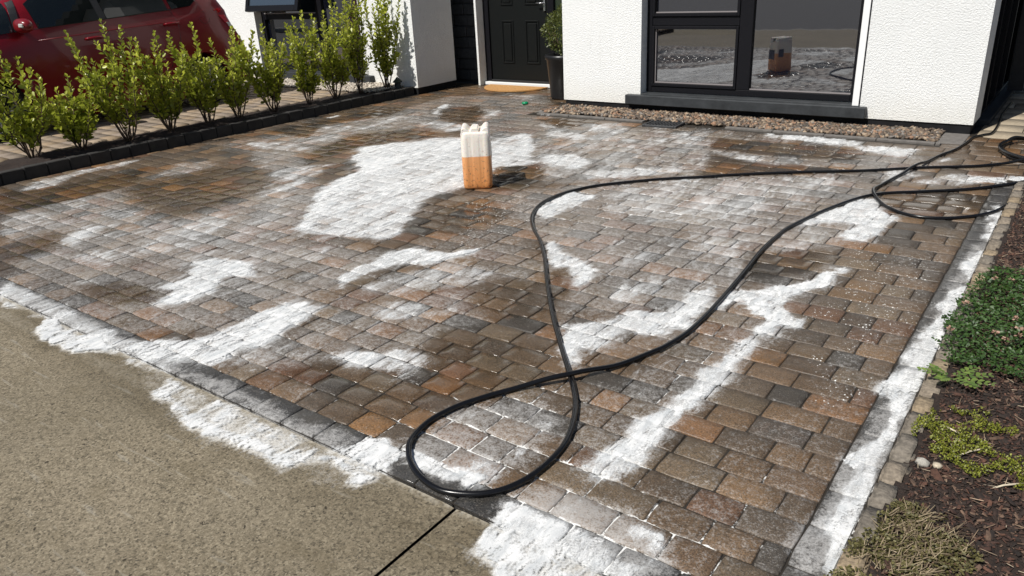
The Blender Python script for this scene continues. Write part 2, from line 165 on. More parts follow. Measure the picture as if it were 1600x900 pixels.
SH_G=[(0.62,0.12,[(-6.401,2.086),(-6.361,2.687),(-6.312,3.034),(-5.444,3.248),(-5.172,3.592),(-6.657,4.407),(-6.013,4.599),(-4.531,3.701),(-4.175,3.159),(-4.076,2.944),(-3.713,2.879),(-3.149,2.987),(-3.042,2.578),(-2.957,2.32),(-2.881,2.09),(-2.861,1.777),(-3.158,1.639),(-3.466,1.455),(-4.816,1.464)]),(0.85,0.03,[(-4.91,1.501),(-3.488,1.466),(-2.333,1.45),(-1.818,1.468),(-1.885,1.38),(-3.344,1.39),(-4.564,1.365)]),(0.55,0.08,[(-2.82,2.04),(-2.661,2.397),(-2.429,2.72),(-2.249,2.922),(-1.948,2.721),(-2.138,2.284),(-2.117,2.01),(-2.405,1.836),(-2.46,1.546),(-2.848,1.568)]),(0.6,0.08,[(-3.368,4.279),(-2.834,4.941),(-1.644,5.721),(-1.121,5.768),(-0.818,4.911),(-0.96,4.07),(-1.181,3.529),(-1.374,3.055),(-1.713,2.692),(-2.055,2.934),(-2.474,3.483),(-2.911,3.818)]),(0.5,0.1,[(-3.162,3.11),(-3.552,3.647),(-3.584,4.171),(-3.282,4.321),(-2.72,3.766),(-2.055,2.934),(-2.393,2.944),(-2.804,3.053)]),(0.55,0.1,[(-6.719,4.603),(-6.866,7.744),(-5.763,8.384),(-4.303,6.834),(-2.84,6.735),(-1.196,6.736),(-0.688,6.384),(-1.007,5.823),(-2.575,4.964),(-3.214,4.552),(-4.331,5.949),(-5.266,5.897),(-5.693,5.048),(-5.836,4.531)]),(0.7,0.05,[(-1.683,1.554),(-1.678,1.752),(-1.46,2.102),(-1.296,1.94),(-1.227,1.754),(-1.287,1.551),(-1.466,1.476)]),(0.85,0.04,[(-1.248,1.499),(-1.159,1.653),(-0.95,1.655),(-0.689,1.592),(-0.604,1.488),(-0.856,1.322),(-1.109,1.316)]),(0.5,0.08,[(-1.445,2.169),(-1.297,2.26),(-1.264,2.462),(-1.146,3.188),(-1.046,3.704),(-0.86,3.711),(-0.883,2.514),(-0.944,1.851),(-1.015,1.65),(-1.17,1.706)]),(0.35,0.1,[(-0.966,1.645),(-0.672,2.534),(-0.719,4.435),(-0.423,5.262),(-0.405,3.702),(-0.402,1.636),(-0.632,1.47)]),(0.75,0.02,[(-0.365,5.147),(-0.288,5.258),(-0.302,1.702),(-0.425,1.607)]),(0.7,0.03,[(-3.338,1.387),(-1.622,1.368),(-1.726,1.241),(-2.518,1.17),(-2.825,1.243)])]
SH_C=[(0.85,0.04,[(-3.847,4.863),(-3.605,5.071),(-3.388,4.893),(-3.236,4.5),(-3.411,4.296),(-3.567,4.379)]),(0.55,0.14,[(-6.154,2.895),(-6.303,3.315),(-6.168,3.725),(-5.717,3.936),(-5.158,3.708),(-4.984,2.997),(-5.069,2.692),(-5.683,2.77)]),(0.5,0.1,[(-5.54,1.748),(-5.596,2.012),(-5.45,2.136),(-5.145,1.894),(-5.138,1.7),(-5.281,1.647)]),(0.55,0.08,[(-4.281,1.661),(-4.197,1.816),(-3.904,1.877),(-3.7,1.795),(-3.874,1.647),(-4.089,1.619)]),(0.9,0.04,[(-7.426,2.488),(-7.007,2.471),(-6.859,2.766),(-6.8,3.48),(-6.312,3.034),(-6.308,2.511),(-6.401,2.086)]),(0.7,0.06,[(-6.265,6.933),(-5.962,7.232),(-5.536,6.844),(-5.305,6.362),(-5.627,6.314),(-5.926,6.526)]),(0.8,0.05,[(-4.794,6.837),(-4.27,7.039),(-4.12,6.541),(-4.377,6.581)]),(0.6,0.08,[(-3.43,3.392),(-3.493,3.849),(-3.348,4.101),(-2.992,3.855),(-2.936,3.578),(-3.05,3.277),(-3.168,3.173)]),(0.75,0.06,[(-2.551,1.614),(-2.359,1.796),(-2.107,1.885),(-2.061,1.803),(-2.068,1.671),(-2.435,1.622)]),(0.65,0.08,[(-2.371,2.753),(-2.249,2.922),(-2.104,3.005),(-1.825,2.626),(-1.927,2.486),(-2.217,2.564)]),(0.8,0.04,[(-2.15,3.134),(-2.116,3.207),(-1.928,3.006),(-1.883,2.847),(-1.981,2.881)]),(0.95,0.02,[(-1.613,1.374),(-1.617,1.484),(-1.526,1.418),(-1.411,1.413),(-1.235,1.515),(-1.219,1.445),(-1.204,1.378),(-1.333,1.353)]),(0.8,0.05,[(-1.326,3.926),(-1.016,4.154),(-0.931,4.086),(-1.005,3.778),(-1.181,3.529),(-1.266,3.58)]),(0.85,0.05,[(-2.48,6.035),(-1.929,5.85),(-1.359,6.027),(-1.321,5.874),(-2.234,5.335)]),(0.8,0.05,[(-2.679,6.648),(-1.523,6.668),(-1.319,6.434),(-1.411,6.227),(-2.152,6.182),(-2.556,6.213)]),(0.8,0.05,[(-7.182,5.109),(-7.126,6.384),(-6.83,6.97),(-6.567,6.368),(-6.916,5.605),(-6.463,5.048)]),(0.8,0.05,[(-5.947,4.781),(-6.061,5.391),(-5.647,5.922),(-5.175,5.693),(-5.624,4.984),(-5.512,4.264)]),(0.7,0.03,[(-0.942,5.149),(-0.841,5.397),(-0.445,5.731),(-0.375,5.439),(-0.509,5.144),(-0.779,5.078)]),(0.7,0.1,[(-2.138,2.284),(-1.694,2.403),(-1.509,2.13),(-1.671,1.972),(-1.81,1.721),(-1.931,1.543),(-2.081,1.552),(-2.053,1.795),(-2.022,2.067)])]  # first patch: wet paving cleared and darkened to deepen the jerrycan's shadow
SH_D=[(0.8,0.05,[(-3.421,3.974),(-3.205,4.456),(-2.759,3.821),(-2.782,3.382),(-2.804,3.053),(-3.089,3.572)]),(0.8,0.05,[(-0.875,3.304),(-0.796,3.476),(-0.738,3.266),(-0.822,3.177)]),(0.6,0.1,[(-0.926,4.323),(-0.742,4.546),(-0.478,3.27),(-0.582,3.069),(-0.738,3.266),(-0.803,3.841)]),(0.7,0.05,[(-0.663,3.089),(-0.586,3.136),(-0.561,2.983),(-0.624,2.945)]),(0.7,0.05,[(-2.108,6.518),(-1.501,6.783),(-1.454,6.495),(-1.969,6.264)]),(0.5,0.1,[(-0.676,4.227),(-0.454,4.35),(-0.413,3.456),(-0.512,2.981),(-0.582,3.516)]),(0.7,0.05,[(-0.71,2.893),(-0.435,2.847),(-0.494,2.541),(-0.595,2.582)]),(0.6,0.05,[(-2.007,3.162),(-1.953,2.897),(-2.017,3.054),(-2.081,3.281)])]
SH_J=[(1.0,0.05,[(-1.947,1.434),(-2.117,2.01),(-1.835,2.18),(-1.623,2.445),(-1.402,2.195),(-1.211,1.808),(-1.148,2.24),(-1.171,3.173),(-0.96,2.71),(-0.953,2.156),(-0.898,1.763),(-0.7,1.746),(-0.47,1.59),(-1.142,1.133),(-1.323,1.342),(-1.732,1.477)]),(1.0,0.06,[(-3.071,4.426),(-2.662,5.129),(-1.632,5.684),(-1.3,5.306),(-1.626,4.415),(-2.115,4.085),(-2.404,3.652),(-2.722,3.84)]),(0.7,0.1,[(-3.17,1.517),(-3.185,2.093),(-2.356,1.865),(-1.965,1.85),(-1.808,1.429),(-2.337,1.393)]),(0.6,0.1,[(-0.785,1.798),(-0.582,2.7),(-0.388,1.645),(-0.576,1.507)]),(0.6,0.08,[(-4.026,5.623),(-2.625,6.238),(-2.234,5.335),(-3.17,4.573)])]
HOSE_A=[(-0.449,6.513),(-0.611,6.374),(-0.915,6.189),(-1.248,5.935),(-1.639,5.7),(-2.025,5.433),(-2.208,5.273),(-2.461,5.079),(-2.688,4.847),(-2.811,4.687),(-2.896,4.473),(-2.916,4.279),(-2.885,4.085),(-2.79,3.874),(-2.645,3.681),(-2.479,3.51),(-2.301,3.296),(-2.106,3.032),(-1.958,2.836),(-1.805,2.641),(-1.647,2.453),(-1.523,2.31),(-1.439,2.213),(-1.378,2.14),(-1.313,2.049),(-1.255,1.939),(-1.214,1.829),(-1.2,1.733),(-1.203,1.62),(-1.231,1.521),(-1.281,1.455),(-1.351,1.413),(-1.415,1.398),(-1.5,1.414),(-1.573,1.449),(-1.63,1.494),(-1.677,1.559),(-1.701,1.674),(-1.684,1.797),(-1.643,1.898),(-1.599,1.981),(-1.529,2.087),(-1.44,2.195),(-1.381,2.29),(-1.326,2.398),(-1.263,2.572),(-1.241,2.647),(-1.218,2.817),(-1.222,3.047),(-1.242,3.339),(-1.268,3.627),(-1.301,3.951),(-1.307,4.231),(-1.294,4.439),(-1.213,4.845),(-1.101,5.208),(-0.985,5.386),(-0.794,5.524),(-0.555,5.704),(-0.382,5.895),(-0.266,6.061)]
HOSE_B=[(-0.26,5.991),(-0.276,5.689),(-0.307,5.386),(-0.365,5.208),(-0.467,5.069),(-0.601,4.971),(-0.755,4.962),(-0.907,5.08),(-1.02,5.249),(-1.063,5.417),(-1.053,5.586),(-1.007,5.877),(-0.938,6.221),(-0.872,6.613),(-0.799,6.889),(-0.76,7.19),(-0.74,7.417),(-0.682,7.555),(-0.633,7.662)]


# ------------------------------------------------------------------ materials
def newmat(name):
    m = bpy.data.materials.new(name); m.use_nodes = True; nt = m.node_tree
    return m, nt, nt.nodes, nt.links, nt.nodes['Principled BSDF']
class N:
    """tiny node builder"""
    def __init__(s, nt): s.nt = nt; s.n = nt.nodes; s.l = nt.links; s._tc = None
    def put(s, sock, v):
        if isinstance(v, bpy.types.NodeSocket): s.l.new(v, sock)
        elif v is not None: sock.default_value = v
    def co(s, scale=(1, 1, 1), rot=0.0):
        if s._tc is None: s._tc = s.n.new('ShaderNodeTexCoord')
        mp = s.n.new('ShaderNodeMapping'); s.l.new(s._tc.outputs['Object'], mp.inputs[0])
        mp.inputs['Scale'].default_value = scale; mp.inputs['Rotation'].default_value = (0, 0, rot)
        return mp.outputs[0]
    def noise(s, scale, detail=4, rough=.55, vec=None, dist=0):
        t = s.n.new('ShaderNodeTexNoise'); t.inputs['Scale'].default_value = scale; t.inputs['Detail'].default_value = detail
        t.inputs['Roughness'].default_value = rough; t.inputs['Distortion'].default_value = dist
        s.l.new(vec if vec is not None else s.co(), t.inputs['Vector']); return t.outputs[0]
    def voro(s, scale, out='Distance', feature='F1', vec=None, rnd=1):
        t = s.n.new('ShaderNodeTexVoronoi'); t.feature = feature; t.inputs['Scale'].default_value = scale
        t.inputs['Randomness'].default_value = rnd
        s.l.new(vec if vec is not None else s.co(), t.inputs['Vector']); return t.outputs[out]
    def attr(s, name, out='Fac'):
        a = s.n.new('ShaderNodeAttribute'); a.attribute_name = name; return a.outputs[out]
    def math(s, op, a, b=None, c=None, clamp=False):
        m = s.n.new('ShaderNodeMath'); m.operation = op; m.use_clamp = clamp
        s.put(m.inputs[0], a); s.put(m.inputs[1], b)
        if c is not None: s.put(m.inputs[2], c)
        return m.outputs[0]
    def mr(s, v, a, b, c=0.0, d=1.0, smooth=False):
        m = s.n.new('ShaderNodeMapRange'); m.clamp = True
        if smooth: m.interpolation_type = 'SMOOTHSTEP'
        s.put(m.inputs[0], v); s.put(m.inputs[1], a); s.put(m.inputs[2], b); s.put(m.inputs[3], c); s.put(m.inputs[4], d)
        return m.outputs[0]
    def mix(s, f, a, b, mode='MIX'):
        m = s.n.new('ShaderNodeMix'); m.data_type = 'RGBA'; m.blend_type = mode
        s.put(m.inputs[0], f)
        for k, v in ((6, a), (7, b)):
            if isinstance(v, tuple): v = (*v[:3], 1)
            s.put(m.inputs[k], v)
        return m.outputs[2]
    def bump(s, hgt, strength=.3, dist=.01, normal=None):
        b = s.n.new('ShaderNodeBump'); b.inputs['Strength'].default_value = strength; b.inputs['Distance'].default_value = dist
        s.put(b.inputs['Height'], hgt)
        if normal is not None: s.l.new(normal, b.inputs['Normal'])
        return b.outputs[0]
def simple(name, col, rough=.5, metal=0.0, var=.0, scale=20, bump=0, bscale=60, bdist=.004, spec=None, coat=0):
    m, nt, n, l, p = newmat(name); N_ = N(nt)
    p.inputs['Roughness'].default_value = rough; p.inputs['Metallic'].default_value = metal
    if spec is not None: p.inputs['Specular IOR Level'].default_value = spec
    if coat: p.inputs['Coat Weight'].default_value = coat; p.inputs['Coat Roughness'].default_value = .03
    if var:
        c = N_.mix(N_.mr(N_.noise(scale, 5, .6), .3, .7), tuple(x*(1-var) for x in col), tuple(min(1, x*(1+var)) for x in col))
        l.new(c, p.inputs['Base Color'])
    else: p.inputs['Base Color'].default_value = (*col, 1)
    if bump: l.new(N_.bump(N_.noise(bscale, 4, .6), bump, bdist), p.inputs['Normal'])
    return m

# --- pavers, with the soap that lies on them
def soap_nodes(N_):
    """cover: suds 0..1 (ragged core plus a see-through veil round it), filmc: grey froth, from attributes foam/veil/film and real-scale noise"""
    foam = N_.attr('foam'); veil = N_.attr('veil'); film = N_.attr('film')
    ang = math.radians(17)
    s1 = N_.noise(7.5, 6, .72, N_.co((1.0, .34, 1), ang), .6)     # long streaks drawn out by the broom
    s2 = N_.noise(30, 5, .7, N_.co((1.0, .30, 1), ang), .4)
    fi = N_.noise(95, 4, .75)
    nn = N_.math('ADD', N_.math('ADD', N_.math('MULTIPLY', s1, .42), N_.math('MULTIPLY', s2, .33)), N_.math('MULTIPLY', fi, .25))
    d = N_.math('SUBTRACT', nn, .5)
    a = N_.math('ADD', N_.math('MINIMUM', foam, .93), N_.math('MULTIPLY', d, 3.0))
    mot = N_.math('ADD', N_.math('ADD', N_.math('MULTIPLY', s2, .35), N_.math('MULTIPLY', fi, .3)), N_.math('MULTIPLY', N_.noise(15, 5, .7, None, .5), .35))
    core = N_.math('MULTIPLY', N_.mr(a, .54, .84), N_.mr(N_.math('ADD', mot, N_.math('MULTIPLY', N_.math('SUBTRACT', foam, .9), .35)), .38, .56, .34, 1))
    b = N_.math('ADD', veil, N_.math('MULTIPLY', d, 3.6))
    v = N_.mr(b, .40, .98, 0, .72)
    cover = N_.math('MAXIMUM', core, v)
    sp = N_.noise(150, 3, .75); sp2 = N_.noise(42, 5, .65)
    s_ = N_.math('ADD', N_.math('MULTIPLY', sp, .55), N_.math('MULTIPLY', sp2, .45))
    b = N_.math('ADD', film, N_.math('MULTIPLY', N_.math('SUBTRACT', s_, .5), 3.2))
    filmc = N_.mr(b, .36, .95)
    return cover, filmc, nn
def make_paver():
    m, nt, n, l, p = newmat('paver'); q = N(nt)
    tint = q.attr('tint', 'Color')
    g1 = q.noise(170, 5, .75); g2 = q.noise(22, 5, .6); g3 = q.noise(7, 4, .6)
    c = q.mix(q.mr(g2, .3, .7), tint, q.attr('tint2', 'Color'))
    c = q.mix(q.mr(g1, .36, .66), q.mix(1.0, c, (.38, .38, .38), 'MULTIPLY'), q.mix(1.0, c, (1.75, 1.7, 1.65), 'MULTIPLY'))
    # small pale aggregate
    ag = q.mr(q.noise(210, 2, .5), .63, .70)
    c = q.mix(q.math('MULTIPLY', ag, .5), c, (.34, .30, .25))
    c = q.mix(q.mr(g3, .50, .72, 0, .5), c, (.045, .036, .026))
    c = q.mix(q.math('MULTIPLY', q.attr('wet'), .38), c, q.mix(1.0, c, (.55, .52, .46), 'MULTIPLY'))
    cover, filmc, nn = soap_nodes(q)
    dots = q.attr('dots')
    dv = q.voro(62, vec=q.co((1.0, .8, 1), .4)); dn = q.noise(11, 2)
    dm = q.math('MULTIPLY', q.mr(q.math('ADD', dv, q.math('MULTIPLY', dn, .25)), .32, .25), q.mr(dots, .15, .5))
    c = q.mix(q.math('MULTIPLY', filmc, .55), c, (.50, .49, .475))
    c = q.mix(dm, c, (.72, .72, .69))
    c = q.mix(q.math('MULTIPLY', cover, .96), c, (.67, .68, .68))
    l.new(c, p.inputs['Base Color'])
    jfx = q.mr(q.math('ADD', q.attr('jf'), q.math('MULTIPLY', q.math('SUBTRACT', q.noise(26, 4, .65), .5), 1.5)), .48, .62)
    c = q.mix(jfx, c, (.66, .66, .65))
    l.new(c, p.inputs['Base Color'])
    wet = q.attr('wet')
    r0 = q.mr(q.math('ADD', wet, q.math('MULTIPLY', q.math('SUBTRACT', g3, .5), .8)), .2, .9, .55, .16)
    l.new(q.math('ADD', r0, q.math('MULTIPLY', cover, .25), clamp=True), p.inputs['Roughness'])
    p.inputs['Specular IOR Level'].default_value = .42
    hh = q.math('ADD', q.math('ADD', q.math('MULTIPLY', g1, .5), q.math('MULTIPLY', g2, 1.2)), q.math('MULTIPLY', cover, 1.1))
    bp = q.bump(hh, .55, .004); l.new(q.mr(wet, .3, 1, .6, .22), bp.node.inputs['Strength']); l.new(bp, p.inputs['Normal'])
    return m
def make_joint():
    m, nt, n, l, p = newmat('joint_sand'); q = N(nt)
    jf = q.attr('jf'); nz = q.noise(28, 4, .65)
    cov = q.mr(q.math('ADD', jf, q.math('MULTIPLY', q.math('SUBTRACT', nz, .5), 1.7)), .5, .66)
    c = q.mix(q.noise(90), (.012, .010, .008), (.035, .028, .02))
    l.new(q.mix(cov, c, (.72, .72, .70)), p.inputs['Base Color'])
    p.inputs['Roughness'].default_value = .55
    l.new(q.bump(q.noise(300), .5, .003), p.inputs['Normal'])
    return m
def make_foam():
    m, nt, n, l, p = newmat('soap_foam'); q = N(nt)
    cover, filmc, nn = soap_nodes(q)
    bub = q.voro(230); st = q.noise(26, 5, .6, q.co((1.0, .35, 1), math.radians(17)), .5)
    c = q.mix(q.mr(st, .32, .60), (.50, .52, .53), (.76, .76, .75))
    c = q.mix(q.math('MULTIPLY', q.mr(bub, .0, .35, 1, 0), .18), c, (.45, .46, .46))
    l.new(c, p.inputs['Base Color']); p.inputs['Roughness'].default_value = .5
    al = q.mr(cover, .55, 1.0, 0, .92)
    l.new(al, p.inputs['Alpha'])
    hh = q.math('ADD', q.math('MULTIPLY', st, 1.5), q.math('MULTIPLY', q.noise(230, 3, .6), .4))
    l.new(q.bump(hh, .6, .006), p.inputs['Normal'])
    return m
def make_concrete():
    m, nt, n, l, p = newmat('aggregate_concrete'); q = N(nt)
    c = q.mix(q.mr(q.noise(2.2, 5, .6), .3, .7), (.162, .137, .096), (.215, .184, .134))
    g = q.noise(90, 6, .85)
    c = q.mix(q.mr(g, .36, .64), q.mix(1.0, c, (.42, .41, .38), 'MULTIPLY'), q.mix(1.0, c, (1.65, 1.62, 1.58), 'MULTIPLY'))
    gr = q.voro(170, 'Color'); gd = q.n.new('ShaderNodeSeparateColor'); l.new(gr, gd.inputs[0])
    c = q.mix(q.math('MULTIPLY', q.mr(gd.outputs[0], .80, .9), .5), c, (.36, .31, .22))
    c = q.mix(q.math('MULTIPLY', q.mr(gd.outputs[1], .86, .92), .7), c, (.05, .042, .03))
    pit = q.math('MULTIPLY', q.mr(q.noise(48, 3, .6), .66, .71), .9)
    c = q.mix(pit, c, (.03, .024, .016))
    st = q.mr(q.noise(5, 5, .65, q.co((.7, 1.6, 1), .5)), .56, .72, 0, .45)
    c = q.mix(st, c, (.12, .095, .055))
    big = q.mr(q.noise(1.1, 3, .5), .42, .62, 0, .28); c = q.mix(big, c, (.10, .085, .058))
    ln = q.mr(q.noise(9, 4, .5, q.co((.35, 3.0, 1), 1.0)), .62, .70, 0, .22)
    c = q.mix(ln, c, (.5, .48, .42))
    tr = q.attr('trowel'); c = q.mix(q.math('MULTIPLY', tr, q.mr(q.noise(60), .35, .6)), c, (.50, .46, .38))
    c = q.mix(q.attr('damp'), c, q.mix(1.0, c, (.62, .6, .56), 'MULTIPLY'))
    cover, filmc, nn = soap_nodes(q)
    c = q.mix(q.math('MULTIPLY', filmc, .45), c, (.50, .47, .42))
    c = q.mix(q.math('MULTIPLY', cover, .88), c, (.66, .65, .62))
    l.new(c, p.inputs['Base Color']); p.inputs['Roughness'].default_value = .8; p.inputs['Specular IOR Level'].default_value = .25
    hh = q.math('ADD', g, q.math('MULTIPLY', pit, -1.2))
    l.new(q.bump(hh, .6, .005), p.inputs['Normal'])
    return m
def make_render():
    m, nt, n, l, p = newmat('white_render'); q = N(nt)
    c = q.mix(q.mr(q.noise(1.3, 4), .3, .7), (.80, .81, .80), (.86, .865, .85))
    zz = q.n.new('ShaderNodeSeparateXYZ'); l.new(q.co(), zz.inputs[0])
    low = q.math('MULTIPLY', q.mr(q.math('ADD', zz.outputs[2], q.math('MULTIPLY', q.noise(6), .25)), .48, .15), .45)
    c = q.mix(low, c, (.70, .665, .57))
    dr = q.mr(q.noise(5, 5, .6, q.co((6, 6, .35))), .58, .74, 0, .16)
    c = q.mix(dr, c, (.52, .51, .46))
    l.new(c, p.inputs['Base Color']); p.inputs['Roughness'].default_value = .85
    b1 = q.noise(62, 5, .7); b2 = q.noise(140, 3, .6)
    l.new(q.bump(q.math('ADD', b1, q.math('MULTIPLY', b2, .5)), 1.0, .012), p.inputs['Normal'])
    return m
def make_leaf(name, a, b, trans=.25, rough=.35):
    m, nt, n, l, p = newmat(name); q = N(nt)
    v = q.attr('lv'); c = q.mix(v, a, b)
    l.new(c, p.inputs['Base Color']); p.inputs['Roughness'].default_value = rough
    p.inputs['Specular IOR Level'].default_value = .5
    tr = n.new('ShaderNodeBsdfTranslucent'); l.new(q.mix(.5, c, (.30, .40, .05)), tr.inputs[0])
    ms = n.new('ShaderNodeMixShader'); ms.inputs[0].default_value = trans
    l.new(p.outputs[0], ms.inputs[1]); l.new(tr.outputs[0], ms.inputs[2])
    l.new(ms.outputs[0], n['Material Output'].inputs[0])
    return m
def make_glass(name, base=(.012, .013, .014), ior=2.0, rough=.015, wave=.0):
    m, nt, n, l, p = newmat(name)
    p.inputs['Base Color'].default_value = (*base, 1); p.inputs['Roughness'].default_value = rough
    p.inputs['IOR'].default_value = ior; p.inputs['Specular IOR Level'].default_value = .5
    if wave:
        q = N(nt); l.new(q.bump(q.noise(2.2, 2), wave, .01), p.inputs['Normal'])
    return m
def make_attrcol(name, rough=.8, bump=.4, bs=60, bd=.003, grain=.35, gs=120):
    m, nt, n, l, p = newmat(name); q = N(nt)
    c = q.attr('tint', 'Color'); g = q.noise(gs, 4, .6)
    c = q.mix(q.mr(g, .3, .7), q.mix(1.0, c, (1-grain,)*3, 'MULTIPLY'), q.mix(1.0, c, (1+grain,)*3, 'MULTIPLY'))
    l.new(c, p.inputs['Base Color']); p.inputs['Roughness'].default_value = rough
    if bump: l.new(q.bump(q.noise(bs, 4, .6), bump, bd), p.inputs['Normal'])
    return m
M_paver = make_paver(); M_joint = make_joint(); M_foam = make_foam(); M_conc = make_concrete(); M_render = make_render()
M_black = simple('black_plinth', (.012, .012, .013), .7, var=.3, scale=12, bump=.3, spec=.15)
M_frame = simple('anthracite_frame', (.008, .008, .010), .42, spec=.14)
M_sill = simple('anthracite_sill', (.036, .039, .042), .5, var=.3, scale=9, bump=.15, spec=.2)
M_bead = simple('window_bead', (.22, .20, .20), .35)
M_door = simple('black_door', (.007, .008, .008), .42, bump=.1, bscale=200, bdist=.001, spec=.22)
M_glass = make_glass('window_glass', (.006, .007, .012), 2.9, .02, .06)
M_sashglass = make_glass('sash_glass', (.03, .04, .05), 2.6, .01)
M_hose = simple('hose_rubber', (.006, .006, .007), .25, bump=.12, bscale=300, bdist=.001, spec=.38)
M_coir = simple('coir', (.52, .28, .10), .95, var=.3, scale=140, bump=1.0, bscale=260, bdist=.01)
M_threshold = simple('white_threshold', (.72, .73, .72), .5)
M_iron = simple('cast_iron', (.035, .036, .038), .5, var=.3, bump=.3)
M_soil = simple('soil', (.028, .017, .012), .95, var=.5, scale=45, bump=1, bscale=90, bdist=.02)
M_chip = make_attrcol('bark_chip', .9, .5, 120, .003)
M_stone = make_attrcol('pebble', .75, .3, 90, .003)
M_edging = make_attrcol('edging_stone', .85, .9, 45, .008, .4, 70)
M_stem = simple('shrub_bark', (.085, .055, .035), .85, var=.4, scale=60)
M_leaf = make_leaf('shrub_leaf', (.11, .14, .012), (.52, .54, .06), .36, .36)
M_ball = make_leaf('box_leaf', (.035, .055, .012), (.13, .14, .03), .15, .45)
M_clover = make_leaf('clover_leaf', (.018, .045, .010), (.055, .11, .022), .15, .5)
M_moss = make_leaf('creeper_leaf', (.09, .11, .012), (.26, .27, .03), .2, .5)
M_dry = make_leaf('dry_stalk', (.09, .06, .035), (.34, .27, .17), .15, .7)
M_petal = make_leaf('faded_petal', (.25, .12, .08), (.55, .38, .30), .2, .7)
M_weed = make_leaf('weed_leaf', (.05, .10, .02), (.18, .25, .05), .2, .5)
M_red = simple('red_paint', (.165, .005, .010), .28, coat=.35, spec=.25)
M_redb = simple('red_mirror_paint', (.16, .008, .010), .3, coat=.5, spec=.3)
M_carglass = make_glass('car_glass', (.006, .008, .008), 1.6, .01)
M_tyre = simple('tyre', (.012, .012, .012), .8)
M_rim = simple('alloy', (.45, .46, .48), .3, .9)
M_blackp = simple('black_plastic', (.012, .012, .013), .5)
M_tail = simple('tail_lens', (.42, .006, .008), .12, coat=1)
M_lens = simple('clear_lens', (.55, .55, .52), .15, coat=1)
M_green = simple('green_plastic', (.0, .22, .09), .35)
M_asph = simple('asphalt', (.055, .053, .052), .85, var=.25, scale=8, bump=.5, bscale=120)
M_beige = make_attrcol('beige_flag', .85, .3, 40, .003, .18, 40)
M_deadwood = simple('bleached_stick', (.52, .45, .33), .8, var=.2)
M_curtain = simple('grey_curtain', (.20, .21, .21), .9)

# ------------------------------------------------------------------ paving layout
Y0, XR = 1.508, -.42                # inner edges of the front and the right border
class Paving:
    def __init__(s): s.items = []   # (x0,x1,y0,y1, kind)
rows = []                           # (y0, y1, joints array)  used by the foam too
pavers = []
def inside_field(xc, yc):
    if yc < 7.06: return -7.42 < xc < (XR if yc < 6.0 else 1.6)
    if yc < 7.53: return (-7.40 < xc < -4.99) or (-.90 < xc < 1.6)
    return -7.33 < xc < -4.93 and yc < 8.79
y = Y0; k = 0
PITCH = .1462
while y < 8.80:
    PITCH = min(.172, .1165+(y-1.6)*.0118); LS = .90+.035*(y-1.5)
    y1 = min(y+PITCH, 8.80)
    if y < 1.52: y1 = y+.122
    if y > 6.05 and y1 < 7.06 or y <= 6.05: xs_end = XR if y < 5.98 else 1.6
    x = XR if y < 5.98 else 1.6
    if y >= 7.53: x = -4.90
    x -= 0 if k % 2 == 0 else random.uniform(.07, .11)
    js = [XR if y < 5.98 else 1.6]
    xmin = -7.42 if y < 7.0 else -7.36
    if k % 2: js.append(x)
    while x > xmin:
        L = LS*random.choice([.135, .165, .165, .19, .19, .205, .225])
        if x-L < xmin+.05: L = x-xmin
        x -= L; js.append(x)
    js = js[::-1]
    rows.append((y, y1, np.array(js)))
    for a, b in zip(js[:-1], js[1:]):
        if b-a < .02: continue
        if inside_field((a+b)/2, (y+y1)/2): pavers.append((a, b, y, y1, 'f'))
    y = y1; k += 1
# borders: front soldier course, right border course
x = XR+.115
fj = []
while x > -8.2:
    L = random.choice([.165, .175, .185]); pavers.append((x-L, x, 1.385, Y0, 'c')); fj.append(x); x -= L
yy = Y0; rj = [Y0]
while yy < 6.0:
    L = random.choice([.165, .175, .19]); L = min(L, 6.0-yy)
    if L < .05: break
    pavers.append((XR, XR+.115, yy, yy+L, 'c')); yy += L; rj.append(yy)
